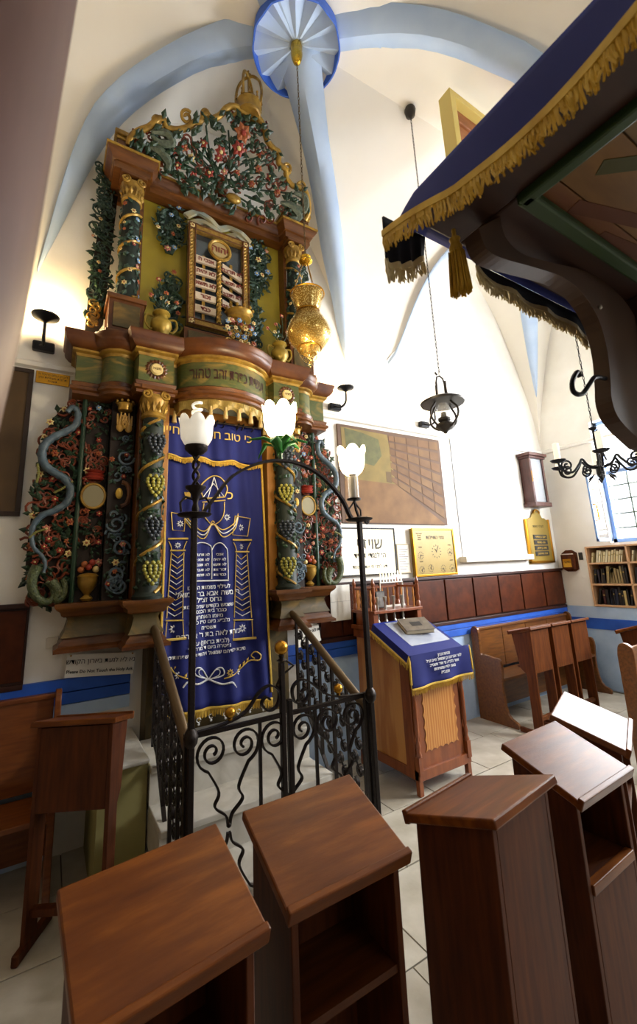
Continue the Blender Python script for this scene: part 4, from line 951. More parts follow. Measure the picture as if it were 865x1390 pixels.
# right lamp on a glass sleeve, lit
c = GX1-.03
rl = lamp_stem(c, 2.07, 2.2, False).tube([(GX1, GY, 1.95), (c+.01, GY, 2.0), (c, GY, 2.07)], .009, 6).lathe([(.012, 2.055), (.042, 2.06), (.045, 2.07), (.02, 2.075)], (c, GY, 0), 14).tube([(c, GY, 2.07), (c, GY, 2.22)], .014, 8).lathe([(.016, 2.21), (.03, 2.225), (.034, 2.235)], (c, GY, 0), 12)
for h in (-1, 1): rl.tube(S3([(c, 2.055), (c+h*.018, 2.03), (c+h*.045, 2.0), (c+h*.045, 1.965), (c+h*.02, 1.955)]), .006, 6)
rl = rl.obj('lamp_stem', IRON, gate, smooth=True)
GB().lathe([(.034, 2.075), (.034, 2.21)], (c, GY, 0), 16).obj('glass_sleeve', mat('sleeve_glass', '#e8e4da', .15, alpha=.35), rl, smooth=True)
shade((c, GY, 2.22), .078, .17, GLASSLIT, rl, 6)
LAMPC = (1.0, .80, .52)
point('tulip_light_centre', (1.07, GY, 2.66), 15, LAMPC, .05); point('tulip_light_right', (GX1-.03, GY, 2.44), 11, LAMPC, .05)
# gate leaves
def C2(mb, c, r, a0, t, rad=.0075, y=GY+.035, r1=.2): mb.bar([V((a, y, b)) for a, b in spiral(c, r, r*r1, a0, t, 30)], (0, 1, 0), .018, .008)
for x0, x1, s in ((GX0+.03, CX-.02, 1), (CX+.02, GX1-.03, -1)):
    lf = GB().bar([(x0, GY+.035, .935), (x1, GY+.035, .935)], (0, 1, 0), .024, .018).obj('gate_rail', IRON, gate)
    GB().bar([(x0, GY+.035, .10), (x1, GY+.035, .10)], (0, 1, 0), .024, .018).obj('gate_rail', IRON, gate)
    w_ = (GX1-GX0-.06)/6
    xb = GX0+.03+2*w_ if s > 0 else GX1-.03-2*w_
    GB().box(xb-.007, xb+.007, GY+.028, GY+.042, .10, .93).obj('gate_bar', IRON, lf)
    for xc in ((GX0+.03+w_, GX0+.03+3*w_) if s > 0 else (GX1-.03-w_,)):
        for zc, up in ((.848, 1), (.187, -1)):
            for h in (-1, 1):
                q = w_*.48; sp = spiral((0, 0), q, q*.16, -1.05, 1.85, 36)
                pts = [(.03*w_, -1.98*w_), (.10*w_, -1.72*w_), (.42*w_, -1.42*w_), (.30*w_, -1.08*w_)]
                pts = [(p.x, p.y) for p in crom([(u, v, 0) for u, v in pts]+[(w_*.5+sp[0][0]-.02, sp[0][1]-.012, 0)], 5)]+[(w_*.5+u, v) for u, v in sp]
                GB().bar([V((xc+h*u, GY+.035, zc+up*v)) for u, v in pts], (0, 1, 0), .018, .009).obj('gate_scroll', IRON, lf, smooth=True)
        GB().ball((xc, GY+.035, .848-1.98*w_), .013, 8, 5).obj('scroll_collar', IRON, lf, smooth=True)
    # swooping top and its scroll beside the centre post
    xo, xi = (x0, x1) if s > 0 else (x1, x0)
    pts = [(xo, .945), (xo+s*.13, .955), (xo+s*.24, .985), (xi-s*.13, 1.06), (xi-s*.07, 1.085), (xi-s*.02, 1.05), (xi-s*.03, .985), (xi-s*.08, .97), (xi-s*.115, 1.005), (xi-s*.095, 1.035), (xi-s*.07, 1.02)]
    GB().bar(crom([V((a, GY+.035, b)) for a, b in pts], 6), (0, 1, 0), .024, .009).obj('gate_swoop', IRON, lf, smooth=True)
    bx = xo+s*.165
    GB().lathe([(.004, .955), (.01, .965), (.012, .975)], (bx, GY+.035, 0), 8).ball((bx, GY+.035, 1.0), .026, 14, 10).obj('gold_ball', BRASS, lf, smooth=True)
for dx in (-.02, .02): GB().box(CX+dx-.013, CX+dx+.013, GY+.02, GY+.05, .02, 1.0 if dx > 0 else 1.19).obj('centre_stile', IRON, gate, bevel=.003)
for k in range(2):
    GB().tube([(CX-.02, GY+.035, 1.04+.08*k), (CX-.05+.1*k, GY+.035, 1.08+.08*k), (CX-.02, GY+.035, 1.13+.08*k)], .007, 6).obj('stile_twist', IRON, gate, smooth=True)
GB().lathe([(.01, 1.18), (.026, 1.195), (.012, 1.205), (.016, 1.22)], (CX-.02, GY+.035, 0), 12).obj('ball_cup', IRON, gate, smooth=True)
GB().ball((CX-.02, GY+.035, 1.258), .037, 16, 12).obj('gold_ball', BRASS, gate, smooth=True)
# handrails climbing to the ark
for x, lab in ((.60, 'wrought iron stair railing left of the ark steps with a bronze handrail'), (1.615, 'wrought iron stair railing right of the ark steps with a bronze handrail')):
    hr = thing('stair_railing', lab, 'railing', (x, 2.65, 0), 0, 'handrails of the ark steps'); HO = (x, 2.65, 0)
    y0, z0, y1, z1 = 2.19, .86, 3.01, 1.30
    if x > 1: y1, z1 = 3.02, 1.31
    zl = lambda y: z0+(z1-z0)*(y-y0)/(y1-y0)
    MB(HO).tube([(x, y0, z0-.03), (x, y0, z0), (x, y1, z1), (x, y1+.06, z1+.02)], .026, 12).obj('handrail', RAILM, hr, smooth=True)
    MB(HO).bar([(x, y0, .12), (x, 2.55, .3), (x, 2.85, .65), (x, y1, .72)], (1, 0, 0), .022, .014).obj('bottom_rail', IRON, hr)
    base = lambda y: .12 if y < 2.3 else (.12+.18*(y-2.3)/.25 if y < 2.55 else (.3+.35*(y-2.55)/.3 if y < 2.85 else .65))
    for k in range(6):
        y = y0+.03+(y1-y0-.05)*k/5; MB(HO).box(x-.009, x+.009, y-.009, y+.009, max(0 if k == 0 else base(y), 0), zl(y)).obj('baluster', IRON, hr)
        if k < 5:
            ym = y+(y1-y0-.05)/10
            for zc in (zl(ym)-.11, zl(ym)-.25, zl(ym)-.39, zl(ym)-.53):
                if zc < base(ym)+.05: continue
                mb = MB(HO)
                for h in (-1, 1): mb.bar([V((x, ym+a, b)) for a, b in spiral((h*.028, zc+h*.03), .034, .008, pi/2, h*1.7, 22)], (1, 0, 0), .016, .007)
                mb.tube([(x, ym-.03, zc-.05), (x, ym, zc), (x, ym+.03, zc+.05)], .006, 5)
                mb.obj('railing_scroll', IRON, hr, smooth=True)

# ================================================================== HANGING LAMPS
def chain(parent, o, a, b, r=.011, w=.0022, m=None, name='chain'):
    a, b = V(a), V(b); n = max(3, int((b-a).length/(r*2.6))); mb = MB(o)
    for i in range(n):
        p = a.lerp(b, (i+.5)/n); h = (b-a).length/n*.62
        u = V((1, 0, 0)) if i % 2 else V((0, 1, 0))
        mb.tube([p+u*(r*.45*cos(t))+V((0, 0, h*sin(t))) for t in [2*pi*k/8 for k in range(8)]], w, 4, closed=True)
    return mb.obj(name, m or IRON, parent, kind='stuff')
LX, LY = B1.x, B1.y
nt_ = thing('eternal_lamp', 'pierced golden eternal lamp hanging on a long chain before the ark', 'hanging lamp', (LX, LY, 3.0)); NO = (LX, LY, 3.0)
zz = lambda py: ony(415, py, LY).z
PIERCE = bpy.data.materials.new('pierced_gold'); PIERCE.use_nodes = True
_n = PIERCE.node_tree; _b = _n.nodes['Principled BSDF']; _b.inputs['Base Color'].default_value = lin('#ead48c'); _b.inputs['Metallic'].default_value = 1; _b.inputs['Roughness'].default_value = .28
_t = _n.nodes.new('ShaderNodeTexCoord'); _v = _n.nodes.new('ShaderNodeTexVoronoi'); _v.inputs['Scale'].default_value = 105
_r2 = _n.nodes.new('ShaderNodeMath'); _r2.operation = 'GREATER_THAN'; _r2.inputs[1].default_value = .36
_mm = _n.nodes.new('ShaderNodeMath'); _mm.operation = 'LESS_THAN'; _mm.inputs[1].default_value = .40
_n.links.new(_t.outputs['Object'], _v.inputs['Vector']); _n.links.new(_v.outputs['Distance'], _mm.inputs[0]); _n.links.new(_mm.outputs[0], _b.inputs['Alpha'])
z_top, z_neck, z_mid, z_low, z_end = zz(399), zz(423), zz(451), zz(474), zz(494)
sc_ = .95
bd = MB(NO).lathe([(.125*sc_, z_top+.005), (.128*sc_, z_top), (.118*sc_, z_top-.04), (.095*sc_, z_neck+.03), (.082*sc_, z_neck), (.105*sc_, z_neck-.03), (.15*sc_, z_mid+.06), (.172*sc_, z_mid), (.155*sc_, z_mid-.05), (.11*sc_, z_low+.025), (.085*sc_, z_low+.01), (.085*sc_, z_low-.005), (.076*sc_, z_low-.04), (.04*sc_, z_end+.03), (.012, z_end+.015), (.018, z_end), (.004, z_end-.02)], (LX, LY, 0), 40).obj('lamp_body', PIERCE, nt_, smooth=True)
MB(NO).lathe([(.115*sc_, z_top), (.105*sc_, z_top-.04), (.072*sc_, z_neck), (.095*sc_, z_neck-.03), (.14*sc_, z_mid+.06), (.16*sc_, z_mid), (.145*sc_, z_mid-.05), (.1*sc_, z_low+.025), (.07*sc_, z_low-.0), (.05*sc_, z_low-.03)], (LX, LY, 0), 24).obj('inner_liner', mat('lamp_liner', '#a07c30', .5, .5), bd, smooth=True)
for z_, r_ in ((z_top, .128), (z_neck, .085), (z_low+.012, .088)):
    MB(NO).tube([(LX+r_*sc_*cos(2*pi*k/32), LY+r_*sc_*sin(2*pi*k/32), z_) for k in range(32)], .006, 6, closed=True).obj('rim', BRASS, bd, smooth=True)
z_kn = zz(352)
kn = MB(NO).lathe([(.004, z_kn+.05), (.02, z_kn+.035), (.04, z_kn+.015), (.035, z_kn), (.05, z_kn-.02), (.03, z_kn-.035), (.008, z_kn-.04)], (LX, LY, 0), 16).obj('top_knob', GOLDLEAF, nt_, smooth=True)
for k in range(3):
    a = 2*pi*k/3+.4; MB(NO).tube([(LX+.02*cos(a), LY+.02*sin(a), z_kn-.03), (LX+.12*sc_*cos(a), LY+.12*sc_*sin(a), z_top)], .003, 5).obj('suspension_wire', BRASS, nt_)
chain(nt_, NO, (LX, LY, z_kn+.045), (LX, LY, B1.z-.23), .014, .0028, mat('dark_brass', '#5a4626', .4, .8))
MB(NO).lathe([(.012, B1.z-.25), (.03, B1.z-.235), (.045, B1.z-.19), (.05, B1.z-.15), (.045, B1.z-.13), (.05, B1.z-.09), (.045, B1.z-.05)], (LX, LY, 0), 16).obj('ceiling_cup', GOLDLEAF, nt_, smooth=True)
# oil-lamp style lantern
LA = ony(600, 560, 2.29); lx, ly = LA.x+.02, 2.29
ln = thing('hanging_lantern', 'black iron oil lamp lantern with round shade hanging on a chain before the painting', 'lantern', (lx, ly, 2.6)); LO = (lx, ly, 2.6)
zl2 = lambda py: ony(600, py, 2.29).z
IR2 = mat('dark_grey_iron', '#35312d', .45, .5)
zs_ = zl2(546)
MB(LO).lathe([(.175, zs_-.012), (.18, zs_), (.13, zs_+.025), (.07, zs_+.045), (.05, zs_+.05)], (lx, ly, 0), 28).obj('lamp_shade', IR2, ln, smooth=True, solid=.005)
for s in (-1, 1):
    MB(LO).tube(crom([(lx, ly+s*.05, zs_+.17), (lx, ly+s*.055, zs_+.06), (lx+.0, ly+s*.09, zs_-.02), (lx, ly+s*.145, zs_-.09), (lx, ly+s*.14, zs_-.16), (lx, ly+s*.07, zs_-.22), (lx, ly, zs_-.225)], 5), .009, 7).obj('hoop', IR2, ln, smooth=True)
    MB(LO).tube(crom([(lx+s*.05, ly, zs_+.17), (lx+s*.055, ly, zs_+.06), (lx+s*.09, ly, zs_-.02), (lx+s*.145, ly, zs_-.09), (lx+s*.14, ly, zs_-.16), (lx+s*.07, ly, zs_-.22), (lx, ly, zs_-.225)], 5), .009, 7).obj('hoop', IR2, ln, smooth=True)
MB(LO).lathe([(.012, zs_-.27), (.02, zs_-.255), (.05, zs_-.235), (.075, zs_-.21), (.07, zs_-.19), (.03, zs_-.175), (.05, zs_-.16), (.05, zs_-.14), (.025, zs_-.13), (.02, zs_-.09)], (lx, ly, 0), 18).obj('oil_font', IR2, ln, smooth=True)
MB(LO).lathe([(.028, zs_-.13), (.06, zs_-.09), (.06, zs_-.06), (.03, zs_-.01), (.028, zs_+.08)], (lx, ly, 0), 18).obj('glass_chimney', mat('chimney_glass', '#f4f4f0', .05, alpha=.22), ln, smooth=True)
MB(LO).tube([(lx-.05, ly, zs_+.17), (lx-.035, ly, zs_+.22), (lx, ly, zs_+.235), (lx+.035, ly, zs_+.22), (lx+.05, ly, zs_+.17)], .007, 6).tube([(lx+.05*cos(t), ly, zs_+.265+.03*sin(t)) for t in [pi*1.05+k*.2 for k in range(5)]], .008, 6).obj('hanger', IR2, ln, smooth=True)
HK = V((lx, ly, ceil_z(lx, ly)+.01))
chain(ln, LO, (lx, ly, zs_+.24), (lx, ly, HK.z), .014, .003, IR2)
MB(LO).lathe([(.012, HK.z-.12), (.045, HK.z-.09), (.055, HK.z-.03), (.045, HK.z+.0)], (lx, ly, 0), 14).obj('ceiling_cup', IR2, ln, smooth=True)
# wrought iron chandelier
cc = onx(812, 640, 3.6); hx, hy, hz = cc.x, cc.y-.02, cc.z
ch = thing('chandelier', 'black wrought iron chandelier with white candle lamps near the window', 'chandelier', (hx, hy, hz)); HO2 = (hx, hy, hz)
BLK = mat('black_iron', '#1c1d22', .4, .6)
MB(HO2).tube([(hx, hy, hz-.02), (hx, hy, hz+.34)], .012, 8).lathe([(.012, hz+.33), (.03, hz+.345), (.03, hz+.355), (.008, hz+.36)], (hx, hy, 0), 12).lathe([(.004, hz-.08), (.02, hz-.05), (.03, hz-.02), (.025, hz+.03), (.012, hz+.05)], (hx, hy, 0), 12).obj('stem', BLK, ch, smooth=True)
for k in range(6):
    a = 2*pi*k/6+.5; n_ = V((cos(a), sin(a), 0)); o = V((hx, hy, hz))
    ar = MB(HO2).tube([o+n_*u+V((0, 0, v)) for u, v in [(p.x, p.y) for p in crom([(.02, .03, 0), (.09, .05, 0), (.13, .10, 0), (.16, .06, 0), (.22, .0, 0), (.30, .02, 0), (.32, .08, 0)], 5)]], .009, 6).tube([o+n_*u+V((0, 0, v)) for u, v in spiral((.255, .055), .05, .012, -1.3, 1.5, 20)], .008, 6).tube([o+n_*u+V((0, 0, v)) for u, v in spiral((.10, .01), .04, .01, 1.3, -1.4, 18)], .007, 6).obj('arm', BLK, ch, smooth=True)
    e = o+n_*.32
    MB(HO2).lathe([(.01, .075), (.045, .085), (.058, .10), (.02, .105)], e, 14).obj('drip_dish', BLK, ar, smooth=True)
    MB(HO2).lathe([(.022, .10), (.022, .235), (.012, .24)], e, 12).obj('candle_sleeve', mat('candle_white', '#f2eee2', .5, emit='#fff6e0', estr=.4), ar, smooth=True)
    mb = MB(HO2); leaf(mb, o+n_*.05+V((0, 0, -.02)), n_+V((0, 0, -.9)), n_, .1, .04); mb.obj('iron_leaf', BLK, ar)
MB(HO2).tube([(hx+u, hy, hz+v) for u, v in [(p.x, p.y) for p in crom([(.01, .30, 0), (.05, .33, 0), (.09, .35, 0), (.085, .31, 0), (.06, .32, 0)], 6)]], .008, 6).tube(crom([(hx+.06, hy, hz+.32), (hx+.05, hy, hz+.25), (hx+.1, hy, hz+.15), (hx+.13, hy, hz+.1)], 5), .008, 6).obj('top_scroll', BLK, ch, smooth=True)
chain(ch, HO2, (hx, hy, hz+.355), (hx, hy, ceil_z(hx, hy)), .013, .0028, BLK)
# wall sconces
def sconce(px, py, lab, cupdx, e):
    p = ony(px, py, 3.5); s = thing('wall_sconce', lab, 'sconce', p, 0, 'iron sconces on the back wall'); o = V(p)
    MB(o).box(o.x-.07, o.x+.07, 3.44, 3.5, o.z-.07, o.z+.0).obj('wall_bracket', BLK, s, bevel=.012)
    MB(o).tube(crom([(o.x-.02, 3.44, o.z-.04), (o.x+cupdx*.3, 3.38, o.z-.06), (o.x+cupdx*.8, 3.34, o.z-.02), (o.x+cupdx, 3.34, o.z+.06), (o.x+cupdx, 3.34, o.z+.12)], 5), .011, 7).obj('arm', BLK, s, smooth=True)
    MB(o).lathe([(.012, .10), (.03, .115), (.085, .135), (.09, .145), (.03, .14)], (o.x+cupdx, 3.34, o.z), 18).obj('dish', BLK, s, smooth=True)
    MB(o).ball((o.x+cupdx, 3.34, o.z+.175), .028, 10, 8).obj('bulb', mat('warm_bulb', '#fff2d8', .4, emit='#ffd890', estr=22.), s, smooth=True)
    point('sconce_light', (o.x+cupdx, 3.34, o.z+.22), e, (1.0, .72, .36), .04)
sconce(60, 468, 'black iron wall sconce left of the ark above the brass plaque', .0, 16)
sconce(452, 550, 'black iron wall sconce between the ark and the painting', .06, 11)
sconce(573, 574, 'black iron wall sconce above the right end of the painting behind the lantern', .06, 9)
# ================================================================== PRAYER DESKS AND PEWS
def desk(lab, x, y, rz, W=.38, D=.28, zf=.98, zn=.88, style='open', grp='prayer desks', ztopmat=None, wood=None):
    WOODV = wood or globals()['WOODV']; WOODTOP = wood or globals()['WOODTOP']
    """origin on the floor; the user sits on the local -y side, the top slopes down to it"""
    d = thing('prayer_desk', lab, 'desk', (x, y, 0), rz, grp)
    h = W/2-.022; f, b = -D/2+.025, D/2-.025
    sl = (zf-zn)/D; zt = lambda yy: zn+sl*(yy+D/2)-.028
    a = math.atan(sl); M_ = Matrix.Translation(V((0, 0, (zf+zn)/2-.013))) @ Matrix.Rotation(a, 4, 'X')
    L2 = sqrt(D*D+(zf-zn)**2)/2
    top = MB().box(-W/2, W/2, -L2, L2, -.013, .013, M_).obj('desk_top', ztopmat or WOODTOP, d, bevel=.005)
    MB().box(-W/2, W/2, -L2-.008, -L2+.012, -.016, .022, M_).obj('lip', WOODTOP, top, bevel=.004)
    for s in (-1, 1):
        x0, x1 = sorted((s*h, s*(h-.02)))
        if style == 'legs': poly = [(f, zt(f)), (b, zt(b)), (b, .03), (b-.10, .03), (b-.10, .55), (f+.05, .60)]
        else: poly = [(f, zt(f)), (b, zt(b)), (b, .0), (f, .0)]
        MB().prism(poly, x0, x1, lambda u, v, q: V((q, u, v))).obj('side_panel', WOODV, d, bevel=.003)
        if style == 'legs': MB().box(x0-.005, x1+.005, f-.04, b+.05, 0, .045).obj('foot_rail', WOODV, d, bevel=.006)
    zb = .57 if style == 'legs' else .05
    MB().box(-h+.02, h-.02, b-.018, b, zb, zt(b)-.005).obj('back_panel', WOODV, d, bevel=.002)
    MB().box(-h+.02, h-.02, f+.01, b-.018, .60, .618).obj('shelf', WOODX, d)
    if style == 'door':
        MB().box(-h+.02, h-.02, f, f+.018, .05, .60).obj('front_panel', WOODV, d, bevel=.003)
        MB().box(-h+.02, h-.02, f-.008, f+.02, .595, .625).obj('shelf_edge', WOODTOP, d, bevel=.003)
    if style == 'legs': MB().box(-h+.02, h-.02, b-.06, b-.02, .14, .17).obj('stretcher', WOODV, d)
    return d
desk('prayer desk with worn glossy top, leftmost of the two nearest desks before the gate', .265, 1.165, radians(6), grp='front row of desks')
desk('open fronted prayer desk right before the iron gate, beside a nearer desk', .71, 1.195, 0, grp='front row of desks')
desk('prayer desk with worn dull brown top turned back to front, right of centre', 1.215, 1.06, pi+radians(7), W=.37, D=.32, style='door', grp='front row of desks')
desk('prayer desk with bluish reflecting top and an open cubby over a closed front', 1.69, 1.055, radians(2), D=.27, style='door', grp='front row of desks')
desk('prayer desk turned aslant whose top shines white from the window', 2.17, 1.20, radians(22), W=.42, D=.27, style='open', grp='front row of desks', ztopmat=mat('polished_top', '#57331f', .42, kind='noise', col2='#74482c', scale=4, stretch=(1, 7, 7), spec=.3))
desk('tall reddish prayer desk on legs at the far left before the wall bench', .205, 2.72, pi-radians(29), W=.41, D=.24, zf=.98, zn=.93, style='legs', grp='desks before the pews')
for k, (x, lab) in enumerate(((4.225, 'leftmost of three narrow prayer desks before the right hand pew'), (4.60, 'middle one of three narrow prayer desks before the right hand pew'), (4.965, 'rightmost of three narrow prayer desks before the right hand pew'))):
    desk(lab, x, 2.82, pi, W=.352, D=.26, zf=1.0, zn=.94, style='legs', grp='desks before the pews', wood=mat('brown_desk_wood', '#472006', .5, kind='noise', col2='#67360f', scale=5, stretch=(9, 9, 1), spec=.25))
desk('dark prayer desk cut by the right edge of the photo before the far wall', 5.30, 2.28, pi, W=.4, D=.28, style='legs', grp='desks before the pews')
def pew(lab, x0, x1, yb, zt, seat_z, depth, m, rz=0, at=None, segs=4, grp=None):
    """a pew whose back stands at local y=0 and whose seat runs to -depth"""
    p = thing('pew', lab, 'pew', at or ((x0+x1)/2, yb, 0), rz, grp); L = (x1-x0)/2
    poly = crom([(-.0, zt-.03, 0), (-.035, zt+.0, 0), (-.075, zt-.01, 0), (-.10, zt-.06, 0), (-.10, zt-.28, 0), (-.14, seat_z+.22, 0), (-.26, seat_z+.20, 0), (-depth+.07, seat_z+.19, 0), (-depth+.05, seat_z+.10, 0), (-depth+.07, seat_z-.1, 0), (-depth+.04, .12, 0), (-depth-.06, .05, 0), (-depth-.06, 0, 0)], 3)
    poly = [(a.x, a.y) for a in poly]+[(0, 0)]
    for s in (-1, 1):
        a, b = sorted((s*L, s*(L-.035))); MB().prism(poly, a, b, lambda u, v, q: V((q, u, v))).obj('pew_end', m, p, bevel=.006)
    for k in range(segs):
        a = -L+.035+(2*L-.07)*k/segs; b = -L+.035+(2*L-.07)*(k+1)/segs
        MB().box(a+.004, b-.004, -.045, -.02, seat_z+.03, zt-.045).obj('back_panel', m, p, bevel=.003)
    MB().box(-L+.03, L-.03, -.06, -.005, zt-.05, zt-.02).obj('top_rail', m, p, bevel=.006)
    MB().box(-L+.03, L-.03, -depth+.06, -.02, seat_z-.03, seat_z).obj('seat', m, p, bevel=.006)
    MB().box(-L+.03, L-.03, -.05, -.02, .08, seat_z-.03).obj('lower_back', m, p)
    return p
pew('long wooden pew with rounded ends against the blue wall under the dark panelling', 4.08, 5.98, 3.45, .95, .45, .40, PEW)
pew('brown wooden bench against the left wall behind the tall desk', -1.6, .115, 3.42, .985, .40, .42, mat('left_bench_wood', '#5a2a0a', .42, kind='noise', col2='#753f14', scale=5, stretch=(1, 9, 9), coat=.15), segs=2)
# the end of another pew seen at the right edge
q = thing('pew', 'curved end of a wooden pew at the right edge of the photo', 'pew', (4.02, 1.86, 0))
pe = [(a.x, a.y) for a in crom([(0, .86, 0), (.015, .93, 0), (.05, .955, 0), (.10, .94, 0), (.125, .88, 0), (.125, .55, 0), (.25, .50, 0), (.25, .3, 0), (.2, .12, 0), (.3, .04, 0), (.3, 0, 0)], 4)]+[(0, 0)]
MB().prism(pe, -.02, .02, lambda u, v, d: V((d, -u+.06, v))).obj('pew_end', PEW, q, bevel=.006)
MB().prism(pe, .9, .94, lambda u, v, d: V((d, -u+.06, v))).obj('pew_end', PEW, q, bevel=.006)
MB().box(.02, .9, .02, .045, .45, .9).obj('back_panel', PEW, q); MB().box(.02, .9, -.2, .02, .42, .45).obj('seat', PEW, q); MB().box(.02, .9, .02, .05, .08, .42).obj('lower_back', PEW, q)

# ================================================================== LECTERN
LW = mat('lectern_frame', '#6e3416', .38, kind='noise', col2='#8a4a22', scale=5, stretch=(5, 5, 1), coat=.25)
LP = mat('lectern_panel', '#a8682c', .4, kind='wave', col2='#c08645', scale=5, stretch=(6, 6, .9), coat=.2)
lx0, lx1, ly0, ly1 = 2.40, 2.965, 2.65, 3.36
lc = thing('lectern', 'carved wooden lectern cabinet with turned corner posts and a balustrade on top', 'lectern', ((lx0+lx1)/2, 3.0, 0)); LCO = ((lx0+lx1)/2, 3.0, 0)
def LB(): return MB(LCO)
zs = lambda y: .965+.20*(y-ly0)/.42
LB().prism([(ly0+.04, .12), (ly1, .12), (ly1, 1.13), (ly0+.42, 1.13), (ly0+.04, zs(ly0+.04))], lx0+.03, lx1-.03, lambda u, v, d: V((d, u, v))).obj('body', LW, lc, bevel=.003)
for s, x in ((-1, lx0), (1, lx1)):
    a, b = sorted((x, x-s*.03))
    sd = LB().prism([(ly0+.02, .10), (ly1, .10), (ly1, .17), (ly0+.12, .17), (ly0+.12, zs(ly0+.12)-.09), (ly0+.42, 1.04), (ly1, 1.04), (ly1, 1.13), (ly0+.42, 1.13), (ly0+.02, zs(ly0+.02))], a, b, lambda u, v, d: V((d, u, v))).obj('side_frame', LW, lc, bevel=.003)
    LB().box(min(x-s*.012, x-s*.028), max(x-s*.012, x-s*.028), ly0+.12, ly1-.03, .17, 1.04).obj('side_panel', LP, lc)
    LB().box(min(x+s*.0, x-s*.04), max(x+s*.0, x-s*.04), ly0-.005, ly0+.035, 0, .16).obj('foot', LW, lc, bevel=.004)
    LB().box(min(x+s*.0, x-s*.04), max(x+s*.0, x-s*.04), ly1-.04, ly1, 0, .16).obj('foot', LW, lc, bevel=.004)
    cxp = x-s*.02
    LB().lathe([(.018, .25), (.024, .27), (.014, .30), (.02, .33), (.012, .37), (.017, .43), (.017, .62), (.012, .68), (.02, .71), (.014, .74), (.022, .77), (.016, .80), (.016, .88)], (cxp, ly0+.0, 0), 10).box(cxp-.02, cxp+.02, ly0-.02, ly0+.03, .14, .26).obj('turned_post', LW, lc, smooth=True)
fr0 = LB().box(lx0+.05, lx1-.05, ly0+.01, ly0+.04, .17, .93).obj('front_frame', LW, lc)
dp = [(lx0+.10, .27), (lx1-.10, .27), (lx1-.10, .78), (lx0+.10, .78)]
def scal(p, q, n, amp, nx, nz):
    return [(p[0]+(q[0]-p[0])*i/n+nx*amp*abs(sin(pi*i/n*6)), p[1]+(q[1]-p[1])*i/n+nz*amp*abs(sin(pi*i/n*6))) for i in range(n)]
pol = scal(dp[0], dp[1], 48, .014, 0, 1)+scal(dp[1], dp[2], 48, .016, -1, 0)+scal(dp[2], dp[3], 48, .014, 0, -1)+scal(dp[3], dp[0], 48, .016, 1, 0)
LB().prism(pol, ly0+.004, ly0+.012, lambda u, v, d: V((u, d, v))).obj('front_panel', LP, lc)
LB().box(lx0, lx1, ly0-.012, ly0+.04, .10, .17).obj('plinth_rail', LW, lc, bevel=.004)
M_ = Matrix.Translation(V((0, ly0+.20, zs(ly0+.20)+.0))) @ Matrix.Rotation(math.atan(.20/.42), 4, 'X')
LB().box(lx0-.01, lx1+.01, -.26, .24, -.012, .012, M_).obj('sloped_top', LW, lc, bevel=.004)
# hutch with balustrade
hb = LB().box(lx0-.01, lx1+.01, 3.06, ly1+.02, 1.11, 1.145).obj('hutch_shelf', LW, lc, bevel=.004)
LB().box(lx0, lx0+.05, 3.05, ly1, 1.145, 1.255).box(lx1-.05, lx1, 3.05, ly1, 1.145, 1.255).obj('hutch_block', LW, lc, bevel=.003, kind='stuff')
LB().box(lx0, lx1, 3.30, ly1, 1.145, 1.25).obj('hutch_back', LW, lc)
LB().box(lx0-.005, lx1+.005, 3.03, ly1+.005, 1.25, 1.275).obj('hutch_top', LW, lc, bevel=.003)
for x in (lx0+.02, lx1-.02):
    for y in (3.06, ly1-.02):
        LB().lathe([(.02, 1.27), (.02, 1.32), (.012, 1.33), (.02, 1.36), (.012, 1.40), (.018, 1.43), (.018, 1.475), (.012, 1.48), (.02, 1.50), (.012, 1.525), (.005, 1.55)], (x, y, 0), 10).obj('finial_post', LW, lc, smooth=True)
def rail(a, b, n):
    a, b = V(a), V(b); LB().bar([a+V((0, 0, 1.46)), b+V((0, 0, 1.46))], (0, 0, 1), .018, .02).obj('rail', LW, lc)
    for i in range(n):
        p = a.lerp(b, (i+.7)/(n+.4)); LB().lathe([(.010, 1.272), (.006, 1.30), (.012, 1.34), (.006, 1.375), (.011, 1.41), (.006, 1.44), (.008, 1.455)], p, 8).obj('baluster', LP, lc, smooth=True)
rail((lx0+.02, 3.06, 0), (lx0+.02, ly1-.02, 0), 4); rail((lx0+.02, ly1-.02, 0), (lx1-.02, ly1-.02, 0), 7); rail((lx1-.02, 3.06, 0), (lx1-.02, ly1-.02, 0), 3)
# blue cover with gold fringe
cv = thing('lectern_cover', 'blue velvet lectern cover with white embroidered words and gold fringe', 'cloth', ((lx0+lx1)/2, ly0, .8)); CVO = ((lx0+lx1)/2, ly0, .8)
def cov(u, v, off=0):
    x = lx0-.05+(lx1-lx0+.10)*u
    if v < .35:                       # front drop
        t = v/.35; z = .745+(.985-.745)*t+.02*(1-t)*u; y = ly0-.065-.012*sin(u*14)*(1-t)-off; return V((x, y, z))
    t = (v-.35)/.65; y = ly0-.06+.46*t; z = zs(ly0)+.0+.20*(y-ly0)/.42+.018+off
    if u < .04 or u > .96: z -= .05
    return V((x, y, z))
cvp = MB(CVO).grid(cov, 40, 26).obj('cover_cloth', VELVET, cv, smooth=True, solid=.004)
fringe_line(cvp, [cov(i/20, 0) for i in range(21)], 90, .04, FRINGE, CVO, .004)
fringe_line(cvp, [cov(0, .05+.95*i/20)+V((-.004, 0, 0)) for i in range(21)], 70, .04, FRINGE, CVO, .004)
fringe_line(cvp, [cov(1, .05+.95*i/20)+V((.004, 0, 0)) for i in range(21)], 70, .04, FRINGE, CVO, .004)
